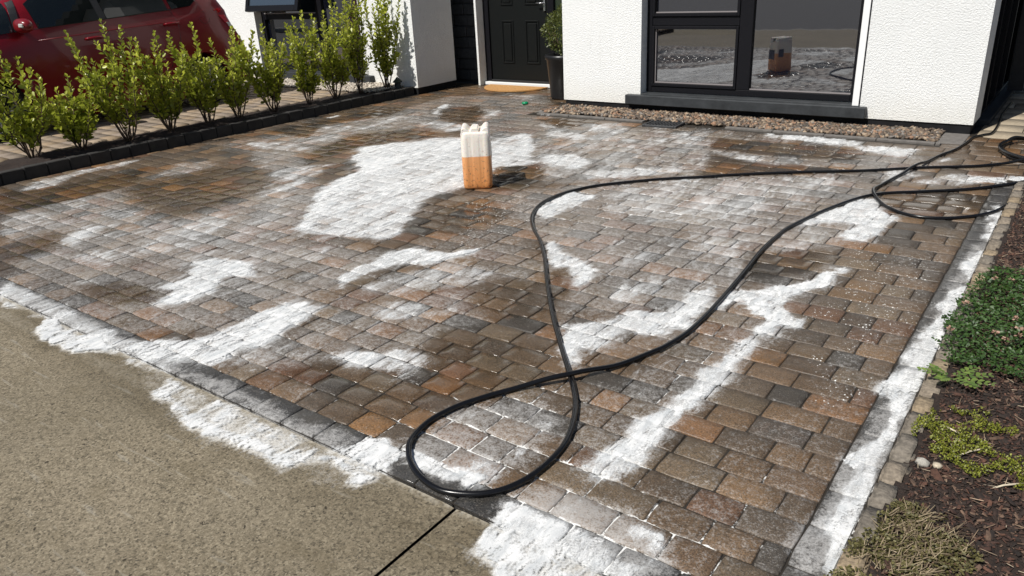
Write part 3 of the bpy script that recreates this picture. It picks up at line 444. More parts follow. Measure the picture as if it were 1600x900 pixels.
# thin brown cut course between the border and the field on the left
TINTS = {
 'f': [((.105, .076, .050), 5), ((.088, .067, .047), 6), ((.068, .056, .044), 4), ((.122, .084, .050), 4), ((.150, .088, .046), 1.6), ((.115, .070, .045), 2.2), ((.050, .047, .043), 3), ((.175, .105, .050), .6), ((.110, .088, .062), 4)],
 'c': [((.052, .056, .060), 3), ((.062, .065, .068), 2), ((.045, .048, .052), 2)]}
def build_pavers():
    NX, NY = 8, 7
    Vs = []; Fs = []; T1 = []; T2 = []; RG = []
    idx = np.arange((NX+1)*(NY+1)).reshape(NY+1, NX+1)
    tmpl = np.stack([idx[:-1, :-1], idx[:-1, 1:], idx[1:, 1:], idx[1:, :-1]], -1).reshape(-1, 4)
    ii, jj = np.meshgrid(np.arange(NX+1), np.arange(NY+1))
    ring = np.minimum(np.minimum(ii, NX-ii), np.minimum(jj, NY-jj))
    zr = np.where(ring == 0, -.03, np.where(ring == 1, -.0030, 0.0))
    for (x0, x1, y0, y1, kd) in pavers:
        g = .0015
        ux = np.array([g, g+.0008, g+.0042]+list(np.linspace(g+.0042, (x1-x0)-g-.0042, NX-3)[1:-1])+[(x1-x0)-g-.0042, (x1-x0)-g-.0008, (x1-x0)-g])
        uy = np.array([g, g+.0008, g+.0042]+list(np.linspace(g+.0042, (y1-y0)-g-.0042, NY-3)[1:-1])+[(y1-y0)-g-.0042, (y1-y0)-g-.0008, (y1-y0)-g])
        X, Y = np.meshgrid(x0+ux, y0+uy)
        # tumbled corners: pull corner vertices inwards
        cx, cy = (x0+x1)/2, (y0+y1)/2
        dx = (X-cx)/((x1-x0)/2); dy = (Y-cy)/((y1-y0)/2)
        rr = np.maximum(0, np.abs(dx*dy)-.80)
        X = X-np.sign(dx)*rr*.018; Y = Y-np.sign(dy)*rr*.018
        wob = .0022
        X = X+wob*(vnoise(X*24+7, Y*24, 5)-.5)*2; Y = Y+wob*(vnoise(X*24, Y*24+9, 6)-.5)*2
        tz = random.gauss(0, .0011); tx = random.gauss(0, .006); ty = random.gauss(0, .006)
        Z = zr+tz+tx*(X-cx)+ty*(Y-cy)+(ring >= 1)*(.0014*(vnoise(X*38, Y*38, 9)-.5))-.0016*(dx**2+dy**2)*(ring >= 1)
        RG.append((ring <= 1).ravel()*1.0+(ring == 2).ravel()*.25)
        Vs.append(np.stack([X, Y, Z], -1).reshape(-1, 3)); Fs.append(tmpl+len(Fs)*(NX+1)*(NY+1))
        tt = TINTS[kd]; c = random.choices([a for a, _ in tt], [b for _, b in tt])[0]; s = random.uniform(.74, 1.16)
        d = random.choices([a for a, _ in tt], [b for _, b in tt])[0] if random.random() < .45 else c
        # far part of the drive reads a little browner, the front greyer
        c = np.array(c)*s*np.array([1.10, 1.0, .90]); d = np.array(d)*s*.9*.35+c*.65
        T1.append(np.repeat(c[None], (NX+1)*(NY+1), 0)); T2.append(np.repeat(d[None], (NX+1)*(NY+1), 0))
    V = np.concatenate(Vs); Fq = np.concatenate(Fs)
    P = V[:, :2].astype(float)
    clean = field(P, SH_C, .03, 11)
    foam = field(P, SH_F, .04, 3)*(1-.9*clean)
    veil = field(P, SH_F, .05, 3, 6.0)*(1-clean)
    base = .06+.36*fbm(P[:, 0]*1.5, P[:, 1]*1.5, 21, 3)
    film = np.maximum(field(P, SH_G, .05, 7), base*.8)*(1-clean)
    film *= .72+.56*fbm(P[:, 0]*5, P[:, 1]*5, 31, 3)
    film = np.maximum(film, foam*.9)
    dots = field(P, SH_D, .05, 13)
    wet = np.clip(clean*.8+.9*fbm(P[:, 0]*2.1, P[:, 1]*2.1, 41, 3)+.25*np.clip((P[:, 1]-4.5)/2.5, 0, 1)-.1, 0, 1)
    jfv = field(P, SH_J, .04, 17)*(1-clean)*.47*np.concatenate(RG)
    o = npmesh('driveway', V, Fq, M_paver, None, True, dict(foam=foam, film=film, veil=veil, dots=dots, wet=wet, jf=jfv), dict(tint=np.concatenate(T1), tint2=np.concatenate(T2)))
    tag(o, 'wet block paved driveway in brown, orange and charcoal setts', None, None, 'structure')
build_pavers()
def grid(x0, x1, y0, y1, d):
    nx = int(round((x1-x0)/d)); ny = int(round((y1-y0)/d))
    X, Y = np.meshgrid(np.linspace(x0, x1, nx+1), np.linspace(y0, y1, ny+1))
    idx = np.arange((nx+1)*(ny+1)).reshape(ny+1, nx+1)
    Fq = np.stack([idx[:-1, :-1], idx[:-1, 1:], idx[1:, 1:], idx[1:, :-1]], -1).reshape(-1, 4)
    return X.ravel(), Y.ravel(), Fq
X, Y, Fq = grid(-8.2, 1.6, 1.384, 8.84, .03)
P = np.stack([X, Y], -1)
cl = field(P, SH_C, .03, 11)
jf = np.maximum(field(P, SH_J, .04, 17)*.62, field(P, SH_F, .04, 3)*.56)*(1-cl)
npmesh('paving_bed', np.stack([X, Y, np.full(len(X), -.0075)], -1), Fq, M_joint, None, False, dict(jf=jf))['kind'] = 'structure'

# ------------------------------------------------------------------ foam lying on the paving
def paver_dip(P):
    """how far a point is from the nearest joint (0 at joint .. 1 away)"""
    d = np.full(len(P), .05)
    for (a, b, js) in rows:
        m = (P[:, 1] >= a) & (P[:, 1] < b)
        if not m.any(): continue
        dy = np.minimum(P[m, 1]-a, b-P[m, 1]); i = np.clip(np.searchsorted(js, P[m, 0]), 1, len(js)-1)
        dx = np.minimum(np.abs(P[m, 0]-js[i-1]), np.abs(js[i]-P[m, 0])); d[m] = np.minimum(dy, dx)
    m = P[:, 1] < Y0
    fa = np.array(fj[::-1]); i = np.clip(np.searchsorted(fa, P[m, 0]), 1, len(fa)-1)
    d[m] = np.minimum(np.minimum(np.abs(P[m, 0]-fa[i-1]), np.abs(fa[i]-P[m, 0])), np.minimum(np.abs(P[m, 1]-1.385), Y0-P[m, 1]))
    m = (P[:, 0] > XR) & (P[:, 1] > Y0) & (P[:, 1] < 6)
    ra = np.array(rj); i = np.clip(np.searchsorted(ra, P[m, 1]), 1, len(ra)-1)
    d[m] = np.minimum(np.minimum(np.abs(P[m, 1]-ra[i-1]), np.abs(ra[i]-P[m, 1])), np.abs(P[m, 0]-XR))
    return np.clip(d/.011, 0, 1)
def build_foam():
    X, Y, Fq = grid(-7.6, .3, .95, 8.7, .0105)
    P = np.stack([X, Y], -1)
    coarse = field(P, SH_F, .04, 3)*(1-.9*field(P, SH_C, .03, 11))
    keep = coarse > .42
    fk = keep[Fq].all(1)
    inside = ((X < -.302) | (Y > 6.0)) & ~((Y > 7.07) & (X > -4.95) & (X < -.93)) & (Y < 7.5)
    fk &= inside[Fq].all(1)
    Fq = Fq[fk]; used = np.unique(Fq); mp = np.full(len(X), -1); mp[used] = np.arange(len(used)); Fq = mp[Fq]
    P = P[used]; f = coarse[used]
    t = np.clip((f-.45)/.5, 0, 1)
    streak = fbm(P[:, 0]*26+P[:, 1]*5, P[:, 1]*8-P[:, 0]*2, 61, 4)
    z = .0012+t*(.0008+.0035*streak**1.5)+.0012*(vnoise(P[:, 0]*80, P[:, 1]*80, 66)-.3)*t
    dip = paver_dip(P)
    onp = P[:, 1] > 1.385
    z = z-np.where(onp, (1-dip)*.0048, 0)
    z = np.where(onp, z, z-.0005)
    dark = np.where(onp, .10*(1-dip), 0)
    o = npmesh('foam', np.column_stack([P, z]), Fq, M_foam, None, True, dict(foam=f-dark*1.6, film=f, veil=f*0))
    tag(o, 'white soap foam swept in streaks over the wet paving', 'foam', None, 'stuff')
build_foam()

# ------------------------------------------------------------------ concrete apron, road and land
def build_concrete():
    vs = []; fs = []; fo = []; fi = []; tr = []; dm = []; ve = []
    off = 0
    for (x0, x1, gx) in ((-9.5, -1.328, 0), (-1.317, -.12, 0)):
        X, Y, Fq = grid(x0, x1, -2.2, 1.375, .03)
        P = np.stack([X, Y], -1)
        Z = np.full(len(X), -.006)
        Z -= .0035*np.exp(-((Y-1.268)/.008)**2)
        edge = np.minimum(np.abs(X-x0), np.abs(X-x1)); Z -= np.where(edge < .01, .004, 0)
        f = field(P, SH_F, .04, 3); g = field(P, SH_G, .04, 7)
        g = np.where(Y > 1.0, g, 0)
        vs.append(np.stack([X, Y, Z], -1)); fs.append(Fq+off); off += len(X)
        ve.append(np.maximum(field(P, SH_F, .05, 3, 4.0)*.8, 0)); fo.append(f); fi.append(np.maximum(g*.8, f*.8))
        tr.append(np.maximum(np.exp(-((Y-1.27)/.014)**2)*.8*(X < -1.9), np.exp(-((Y-1.37)/.012)**2)*.9))
        dm.append(np.clip(.9*field(P, SH_F, .05, 5, 12.0)+(np.exp(-((X+1.3)/.35)**2)*np.exp(-((Y-1.25)/.2)**2))*.6+.5*field(P, [(1, .1, [(-4.2, 1.27), (-3.7, 1.2), (-2.6, 1.15), (-2.4, 1.3), (-3.2, 1.375), (-4.2, 1.375)])], .05, 9), 0, 1))
    o = npmesh('pavement', np.concatenate(vs), np.concatenate(fs), M_conc, None, False, dict(foam=np.concatenate(fo), film=np.concatenate(fi), veil=np.concatenate(ve), trowel=np.concatenate(tr), damp=np.concatenate(dm)))
    o['kind'] = 'structure'; o['label'] = 'exposed aggregate concrete pavement in front of the driveway'
build_concrete()
b = MB(); b.box(-400, 400, -400, 400, -.40, -.16); o = b.build('ground', M_asph); o['kind'] = 'structure'
b = MB(); b.box(-40, 40, -12, -2.35, -.155, -.13); o = b.build('road', M_asph); o['kind'] = 'structure'
b = MB(); b.box(-40, 40, -2.34, -2.21, -.15, -.008, .01); o = b.build('road_kerb', simple('kerb_concrete', (.3, .29, .27), .85, var=.2, bump=.4)); o['kind'] = 'structure'
b = MB(); b.box(-9.6, 3.0, -2.205, 9.5, -.15, -.034); o = b.build('subsoil', M_soil); o['kind'] = 'structure'

# ------------------------------------------------------------------ planting bed on the left and the neighbour's ground
def build_kerb_wall():
    root = empty('kerb_edging', (-7.46, 4.5, 0)); tag(root, 'low dark block edging along the shrub bed, in its own shade', 'edging')
    m = MB(); yy = .6
    while yy < 7.66:
        L = random.uniform(.185, .2); m.box(-7.50+random.uniform(-.003, .003), -7.425+random.uniform(-.003, .003), yy+.003, yy+L-.003, -.02, .107+random.uniform(-.004, .004), .006); yy += L
    o = m.build('edging_blocks', simple('edging_block', (.024, .022, .020), .85, var=.35, scale=10, bump=.5)); o.parent = root; o.location = (7.46, -4.5, 0)
build_kerb_wall()
X, Y, Fq = grid(-8.02, -7.495, .6, 7.66, .03)
Z = .085+.035*(fbm(X*6, Y*6, 71)-.4)+.05*np.clip(1-np.abs(X+7.76)/.22, 0, 1)*fbm(X*2, Y*2, 72)
o = npmesh('soil_bed', np.stack([X, Y, Z], -1), Fq, M_soil, None, True); o['kind'] = 'structure'
# neighbour's flags
def build_flags(name, x0, x1, y0, y1, z, w_, d_, cols, label):
    Vs = []; Fs = []; T = []; n = 0; yy = y0; r = 0
    while yy < y1-.02:
        xx = x0-(w_*.5 if r % 2 else 0); y2 = min(yy+d_, y1)
        while xx < x1-.02:
            x2 = min(xx+w_*random.choice([.8, 1, 1, 1.2]), x1); a = max(xx, x0)
            g = .003; zz = z+random.gauss(0, .0008)
            q = [(a+g, yy+g, zz-.02), (x2-g, yy+g, zz-.02), (x2-g, y2-g, zz-.02), (a+g, y2-g, zz-.02)]
            e = .004
            t = [(a+g+e, yy+g+e, zz), (x2-g-e, yy+g+e, zz), (x2-g-e, y2-g-e, zz), (a+g+e, y2-g-e, zz)]
            Vs += q+t; Fs += [(n+4, n+5, n+6, n+7)]+[(n+i, n+(i+1) % 4, n+4+(i+1) % 4, n+4+i) for i in range(4)]
            c = np.array(random.choice(cols))*random.uniform(.85, 1.12); T += [c]*8; n += 8; xx = x2
        yy = y2; r += 1
    o = npmesh(name, Vs, Fs, M_beige, None, False, None, dict(tint=np.array(T))); o['kind'] = 'structure'; o['label'] = label
build_flags('neighbour_paving', -13.5, -8.02, -1.5, 7.05, .10, .2, .155, [(.23, .18, .13), (.27, .21, .15), (.20, .16, .125), (.25, .185, .12)], 'dry beige block paving of the neighbouring drive')
b = MB(); b.box(-13.5, -8.015, -1.5, 7.72, -.12, .078); o = b.build('neighbour_ground', M_soil); o['kind'] = 'structure'
build_flags('side_path', -.74, 1.6, 7.53, 14, .002, .45, .3, [(.34, .28, .20), (.38, .31, .22), (.30, .25, .18)], 'pale flagged path going round the side of the house')
b = MB(); b.box(-.74, 1.6, 7.53, 14, -.12, -.012); o = b.build('path_bed', M_soil); o['kind'] = 'structure'

# ------------------------------------------------------------------ pebbles / chips scatter
def ico(sub=1):
    b = bmesh.new(); bmesh.ops.create_icosphere(b, subdivisions=sub, radius=1.0)
    V = np.array([v.co[:] for v in b.verts]); Fq = np.array([[v.index for v in f.verts] for f in b.faces]); b.free(); return V, Fq
def rotmats(n, tilt=PI):
    a = rng.uniform(0, 2*PI, n); b = rng.uniform(-tilt, tilt, n); c = rng.uniform(-tilt, tilt, n)
    ca, sa, cb, sb, cc, s_ = np.cos(a), np.sin(a), np.cos(b), np.sin(b), np.cos(c), np.sin(c)
    R = np.zeros((n, 3, 3))
    R[:, 0, 0] = ca*cb; R[:, 0, 1] = ca*sb*s_-sa*cc; R[:, 0, 2] = ca*sb*cc+sa*s_
    R[:, 1, 0] = sa*cb; R[:, 1, 1] = sa*sb*s_+ca*cc; R[:, 1, 2] = sa*sb*cc-ca*s_
    R[:, 2, 0] = -sb; R[:, 2, 1] = cb*s_; R[:, 2, 2] = cb*cc
    return R
def scatter(name, V0, F0, pos, scale3, tilt, cols, mat, smooth=False, jitter=.0, attr=None, parent=None):
    n = len(pos); R = rotmats(n, tilt); m = len(V0)
    VV = V0[None]*scale3[:, None, :]
    if jitter: VV = VV*(1+jitter*(rng.random((n, m, 1))-.5)*2)
    VV = np.einsum('nij,nmj->nmi', R, VV)+pos[:, None, :]
    FF = F0[None]+(np.arange(n)*m)[:, None, None]
    cc = None if cols is None else dict(tint=np.repeat(cols, m, 0))
    aa = None if attr is None else dict(lv=np.repeat(attr, m))
    return npmesh(name, VV.reshape(-1, 3), FF.reshape(-1, F0.shape[1]), mat, parent, smooth, aa, cc)
IV, IF = ico(1)
def pick(pal, n, s=.25):
    pal = np.array(pal); return pal[rng.integers(0, len(pal), n)]*rng.uniform(1-s, 1+s, (n, 1))
def gravel(name, x0, x1, y0, y1, z, n, pal, label, smin=.008, smax=.019, hump=.0):
    x = rng.uniform(x0, x1, n); y = rng.uniform(y0, y1, n); s = rng.uniform(smin, smax, n)
    zz = z+rng.uniform(0, .014, n)+hump*fbm(x*4, y*4, 81)
    sc3 = np.stack([s*1.25, s, s*rng.uniform(.5, .8, n)], -1)
    o = scatter(name, IV, IF, np.stack([x, y, zz], -1), sc3, .8, pick(pal, n), M_stone, False, .22); tag(o, label, 'gravel', None, 'stuff')
gravel('gravel_strip', -4.93, -.98, 7.13, 7.6, .0, 3900, [(.21, .15, .10), (.13, .095, .065), (.30, .23, .16), (.08, .06, .045), (.24, .14, .085), (.17, .15, .13), (.06, .05, .04), (.10, .07, .05)], 'strip of brown pebbles under the front window', .011, .024, .02)
gravel('pale_gravel', -11.5, -7.62, 7.06, 7.72, .095, 5200, [(.42, .37, .30), (.34, .30, .25), (.50, .45, .38), (.26, .22, .18)], 'pale gravel under the neighbouring window', .011, .024, .02)
b = MB()
x = -4.97
M_cedge = simple('concrete_edging', (.12, .11, .10), .85, var=.25, bump=.4)
ge = empty('gravel_edging', (-3, 7.1, 0)); tag(ge, 'grey concrete edging holding back the pebble strip', 'edging')
def gpart(b):
    o = b.build('edging_block', M_cedge, ge); o.location = (3, -7.1, 0)
while x < -.93:
    L = min(random.uniform(.42, .46), -.93-x)
    if x+L < -3.56 or x > -3.2: gpart(MB().box(x+.003, x+L-.003, 7.065, 7.128, -.03, .010+random.uniform(-.002, .002), .004))
    x += L
gpart(MB().box(-4.975, -4.915, 7.131, 7.57, -.03, .011, .004)); gpart(MB().box(-.975, -.78, 7.131, 7.56, -.03, .008, .004))
# drain grating
root = empty('drain_grating', (-3.38, 7.03, .004), math.radians(4)); tag(root, 'square dark slatted drain grating beside the pebble strip', 'drain')
b = MB()
for s in (-1, 1):
    b.box(s*.165-.012, s*.165+.012, -.165, .165, -.03, .016, .003); b.box(-.1525, .1525, s*.153-.0115, s*.153+.0115, -.03, .0158, .003)
b.build('frame', M_iron, root)
b = MB()
for i in range(9): b.box(-.128+i*.032-.007, -.128+i*.032+.007, -.141, .141, -.02, .013, .002)
for i in range(3): b.box(-.1525, .1525, -.07+i*.07-.004, -.07+i*.07+.004, -.02, .0105)
b.build('slats', M_iron, root)
b = MB(); b.box(-.152, .152, -.14, .14, -.032, -.026); b.build('drain_pit', M_blackp, root)

# ------------------------------------------------------------------ our house (right)
HY = 7.58
def build_house():
    root = empty('white_house', (-2.9, HY, 0)); tag(root, 'white rendered house front with black plinth and large anthracite window', 'house')
    inv = (2.9, -HY, 0)
    def P(o): o.parent = root; o.location = inv; return o
    m = MB(); WL, WR, WB, WT = -3.945, -1.765, .19, 2.25
    # front wall pieces butted round the window
    m.box(-4.93, WL, HY, HY+.34, .082, 5.4); m.box(WR, -.775, HY, HY+.34, .082, 5.4)
    m.box(WL, WR, HY, HY+.34, WT, 5.4); m.box(WL, WR, HY+.16, HY+.34, .082, .19)
    # side walls
    m.box(-4.93, -4.63, HY+.34, HY+1.22, .082, 5.4)          # porch flank
    m.box(-.875, -.775, HY+.34, HY+.42, .082, 5.4)
    m.box(-.90, -.775, HY+2.9, 12.5, .082, 5.4)
    m.box(-.90, -.775, HY+.42, HY+2.9, 2.35, 5.4)
    P(m.build('wall', M_render))
    m = MB(); m.box(-4.915, -.79, HY+.012, HY+.35, -.03, .078, .004); m.box(-4.915, -4.64, HY+.35, HY+1.2, -.03, .078)
    m.box(-.90, -.79, HY+.36, HY+.42, -.03, .078)
    P(m.build('plinth', M_black))
    m = MB(); m.box(-5.3, -.4, HY-.35, 12.6, 5.42, 5.6); P(m.build('roof', simple('roof_slate', (.05, .05, .055), .7)))
    # window
    wf = empty('window'); P(wf)
    FY = HY+.13
    m = MB()
    m.box(WL, WL+.062, FY, FY+.07, .20, WT, .004); m.box(WR-.062, WR, FY, FY+.07, .20, WT, .004)
    m.box(WL+.062, WR-.062, FY, FY+.07, .20, .262, .004); m.box(WL+.062, WR-.062, FY, FY+.07, WT-.07, WT, .004)
    m.box(-2.935, -2.80, FY, FY+.07, .264, WT-.072, .004)
    m.box(WL+.064, -2.937, FY+.004, FY+.07, .88, .972, .004)
    m.build('window_frame', M_frame, wf)
    # sash rails just proud of frame
    m = MB()
    for (x0, x1, z0, z1) in ((WL+.064, -2.937, .264, .878),):
        m.box(x0, x0+.028, FY-.012, FY+.05, z0, z1, .003); m.box(x1-.028, x1, FY-.012, FY+.05, z0, z1, .003)
        m.box(x0+.028, x1-.028, FY-.012, FY+.05, z0, z0+.03, .003); m.box(x0+.028, x1-.028, FY-.012, FY+.05, z1-.03, z1, .003)
    z0, z1 = .974, WT-.072; x0, x1 = WL+.064, -2.937
    m.box(x0, x0+.028, FY-.012, FY+.05, z0, z1, .003); m.box(x1-.028, x1, FY-.012, FY+.05, z0, z1, .003)
    m.box(x0+.028, x1-.028, FY-.012, FY+.05, z0, z0+.03, .003); m.box(x0+.028, x1-.028, FY-.012, FY+.05, z1-.03, z1, .003)
    m.build('sash', M_frame, wf)
    m = MB()      # pale glazing beads
    for (x0, x1, z0) in ((WL+.094, -2.967, .296), (WL+.094, -2.967, 1.006), (-2.798, WR-.064, .265)):
        m.box(x0, x1, FY+.012, FY+.03, z0, z0+.012, .001)
    m.box(WL+.094, WL+.104, FY+.012, FY+.03, .309, .846, .001)
    m.build('glazing_bead', M_bead, wf)
    for (x0, x1, z0, z1) in ((WL+.09, -2.963, .29, .85), (WL+.09, -2.963, 1.0, WT-.1), (-2.80, WR-.06, .262, WT-.07)):
        m = MB(); m.box(x0, x1, FY+.034, FY+.042, z0, z1); m.build('pane', M_glass, wf)
    m = MB(); m.box(WL-.005, WL+.0, HY+.001, HY+.002, .2, .21)
    m.bm.clear()
    m.box(-4.095, -1.635, HY-.075, HY-.002, .088, .188, .006); m.box(WL+.002, WR-.002, HY-.002, FY+.01, .155, .196, .003)
    P(m.build('window_sill', M_sill))
    m = MB(); m.box(WR-.004, WR+.052, HY-.012, HY-.001, .192, WT+.05, .002); P(m.build('window_trim', simple('white_trim', (.80, .80, .79), .5)))
    m = MB(); m.box(WR+.0535, WR+.062, HY-.004, HY-.001, .192, WT+.05); P(m.build('window_trim', M_frame))  # dark strip drawn in place of the shadow gap beside the white trim
    # side glazed door in the gable, black frame
    m = MB()
    for y0 in (HY+.42, HY+1.0, HY+1.62, HY+2.25, HY+2.83):
        m.box(-.865, -.80, y0, y0+.065, .02, 2.33, .004)
    m.box(-.868, -.797, HY+.486, HY+2.829, .0, .07, .003); m.box(-.862, -.802, HY+.486, HY+2.829, 2.27, 2.33, .003)
    sd_ = m.build('patio_door', M_frame); P(sd_)
    for y0 in (HY+.485, HY+1.065, HY+1.685, HY+2.315):
        m = MB(); m.box(-.85, -.835, y0+.001, y0+.51, .071, 2.27); g = m.build('pane', M_glass); g.parent = sd_
    m = MB(); m.box(-.83, -.70, HY+.45, HY+2.9, -.02, .045, .004); P(m.build('door_step', M_sill))
build_house()

def build_added_gate():  # boards added to make the end of the passage read black
    root = empty('added_gate', (.4, 9.9, 0)); tag(root, 'dark boarded gate added to blacken the shaded passage beside the house', 'gate')
    m = MB()
    for i in range(16): m.box(-1.16+i*.15+.004, -1.16+(i+1)*.15-.004, -.01, .012, .04, 1.9, .003)
    m.build('boards', simple('dark_boards', (.018, .017, .018), .7, var=.3), root)
    m = MB(); m.box(-1.16, 1.24, .014, .06, .3, .4); m.box(-1.16, 1.24, .014, .06, 1.5, 1.6); m.build('rails', M_blackp, root)
build_added_gate()

# ------------------------------------------------------------------ neighbour house and the shared porch
NY_ = 7.72
def build_neighbour():
    root = empty('neighbour_house', (-9.5, NY_, 0)); tag(root, 'white rendered neighbouring house behind the shrubs, with dark windows', 'house')
    inv = (9.5, -NY_, 0)
    def P(o): o.parent = root; o.location = inv; return o
    m = MB(); WL, WR, WB, WT = -10.72, -8.36, .235, 2.2
    m.box(-16, WL, NY_, NY_+.3, .10, 5.4); m.box(WR, -7.37, NY_, NY_+.3, .085, 5.4); m.box(WL, WR, NY_, NY_+.3, WT, 5.4)
    m.box(WL, WR, NY_+.17, NY_+.3, .10, .235)
    m.box(-7.62, -7.37, NY_+.3, NY_+.80, .085, 5.4)
    P(m.build('wall', M_render))
    m = MB(); m.box(-16, -7.385, NY_+.012, NY_+.3, -.05, .083, .003); m.box(-7.6, -7.385, NY_+.3, NY_+.80, -.05, .083)
    P(m.build('plinth', M_black))
    m = MB(); m.box(WL-.1, WR+.17, NY_-.09, NY_-.002, .105, .222, .006); m.box(WL+.002, WR-.002, NY_-.002, NY_+.12, .19, .23, .003)
    P(m.build('window_sill', M_sill))
    wf = empty('window'); P(wf); FY = NY_+.13
    m = MB(); m.box(WL, WL+.07, FY, FY+.07, .237, WT); m.box(WR-.07, WR, FY, FY+.07, .237, WT)
    m.box(WL+.07, WR-.07, FY, FY+.07, .237, .31); m.box(WL+.07, WR-.07, FY, FY+.07, WT-.07, WT)
    m.box(-9.42, -9.28, FY, FY+.07, .312, WT-.072); m.box(WL+.072, -9.422, FY+.003, FY+.07, .97, 1.05)
    m.build('window_frame', M_frame, wf)
    m = MB(); m.box(WL+.06, -9.42, FY+.045, FY+.052, .31, .97); m.build('pane', M_glass, wf)
    m = MB(); m.box(-9.28, WR-.06, FY+.045, FY+.052, .31, WT-.07); m.build('pane', M_glass, wf)
    m = MB(); m.box(WL+.078, -9.43, FY+.001, FY+.02, 1.051, 1.068); m.build('glazing_bead', M_bead, wf)
    m = MB()
    for i in range(10): m.tube([(WL+.10+i*.035, FY+.12+.01*(i % 2), .3), (WL+.10+i*.035, FY+.12+.01*(i % 2), 2.15)], .022, 8)
    m.build('curtain', M_curtain, wf)
    # room seen through the open top light
    m = MB(); m.box(WL, WR, NY_+.9, NY_+.95, .2, 2.3); m.build('room_wall', simple('room_dark', (.03, .03, .032), .9), wf)
    # open top-hung sash
    ang = math.radians(16.5)
    sr = empty('open_sash'); sr.parent = wf; sr.location = (0, 0, 0)
    hz = WT-.08
    R = Matrix.Rotation(-ang, 3, 'X')
    def rb(m, *a, **k): m.box(*a, rot=R, piv=(0, FY, hz), **k)
    m = MB(); L = hz-1.06
    xl, xr = WL+.06, -9.42
    rb(m, xl, xl+.075, FY-.03, FY+.03, hz-L, hz, bev=.004); rb(m, xr-.075, xr, FY-.03, FY+.03, hz-L, hz, bev=.004)
    rb(m, xl+.075, xr-.075, FY-.03, FY+.03, hz-L, hz-L+.085, bev=.004); rb(m, xl+.075, xr-.075, FY-.03, FY+.03, hz-.075, hz, bev=.004)
    m.build('sash_frame', M_frame, sr)
    m = MB(); rb(m, xl+.07, xr-.07, FY-.012, FY-.004, hz-L+.08, hz-.07); m.build('pane', M_sashglass, sr)
    m = MB(); m.box(-16.2, -7.2, NY_-.3, 12.6, 5.42, 5.6); P(m.build('roof', simple('neighbour_roof_slate', (.05, .05, .055), .7)))
    m = MB()       # downpipe-side bracket and white trim by the window
    m.box(WR+.002, WR+.05, NY_-.012, NY_-.001, .235, WT); P(m.build('window_trim', M_render))
build_neighbour()
def build_porch():
    root = empty('porch_wall', (-6.3, 8.86, 0)); tag(root, 'recessed porch wall with dark cladding and a white pier beside the black door', 'wall')
    def P(o): o.parent = root; o.location = (6.3, -8.86, 0); return o
    m = MB(); m.box(-7.075, -7.04, 8.655, 8.93, .0, 2.75, .003); P(m.build('pier', M_render))
    m = MB(); m.box(-7.9, -7.08, 8.84, 9.0, .0, 2.75)
    z = .05
    while z < 2.7:
        x = -7.9
        while x < -7.09:
            L = random.uniform(.18, .4); x2 = min(x+L, -7.08); m.box(x+.004, x2-.004, 8.80+random.uniform(0, .02), 8.839, z, z+.14, .006); x = x2
        z += .15
    P(m.build('cladding', simple('dark_stone_cladding', (.03, .032, .035), .7, var=.4, bump=.5)))
    m = MB(); m.box(-7.04, -4.5, 8.95, 9.1, 0, 2.75); P(m.build('back_wall', M_black))
    m = MB(); m.box(-7.365, -4.935, 7.75, 8.645, 2.76, 2.9); P(m.build('porch_ceiling', M_render))
    m = MB(); m.box(-7.50, -7.375, 8.525, 8.63, 1.15, 1.42, .005); P(m.build('meter_box', M_blackp))
build_porch()
def build_door():
    root = empty('front_door', (-6.4, 8.8, 0)); tag(root, 'black panelled front door with a white threshold', 'door')
    def P(o, r=root): o.parent = r; o.location = (6.4, -8.8, 0) if r is root else (0, 0, 0); return o
    m = MB(); m.box(-7.036, -6.945, 8.80, 8.9, .05, 2.2, .004); m.box(-5.95, -5.86, 8.80, 8.9, .05, 2.2, .004); m.box(-6.945, -5.95, 8.80, 8.9, 2.1, 2.2, .004)
    m.box(-5.43, -5.36, 8.80, 8.9, .05, 2.2, .004)
    P(m.build('door_frame', M_frame))
    leaf = P(MB().box(-6.94, -5.955, 8.825, 8.87, .075, 2.095, .003).build('door_leaf', M_door))
    for (x0, x1) in ((-6.735, -6.535), (-6.335, -6.11)):
        for (z0, z1) in ((.30, .865), (1.06, 1.9)):
            m = MB()
            m.box(x0, x0+.02, 8.813, 8.8245, z0, z1, .004); m.box(x1-.02, x1, 8.813, 8.8245, z0, z1, .004)
            m.box(x0+.02, x1-.02, 8.813, 8.8245, z0, z0+.02, .004); m.box(x0+.02, x1-.02, 8.813, 8.8245, z1-.02, z1, .004)
            m.box(x0+.035, x1-.035, 8.811, 8.8245, z0+.035, z1-.035, .01)
            o = m.build('door_panel', M_door, leaf)
    m = MB(); m.box(-6.02, -5.99, 8.80, 8.824, .98, 1.16, .004); m.tube([(-6.005, 8.815, 1.08), (-6.005, 8.77, 1.08), (-6.11, 8.768, 1.08)], .009, 8)
    m.build('door_handle', M_rim, leaf)
    m = MB(); m.box(-6.94, -5.955, 8.79, 8.85, .046, .074, .003); P(m.build('weather_bar', M_blackp))
    m = MB(); m.box(-7.03, -5.3, 8.745, 8.9, .004, .045, .004); P(m.build('threshold', M_threshold))
    m = MB(); m.box(-5.86, -5.43, 8.84, 8.85, .05, 2.2); P(m.build('side_light', make_glass('side_glass', (.02, .03, .02), 1.9, .2)))
build_door()

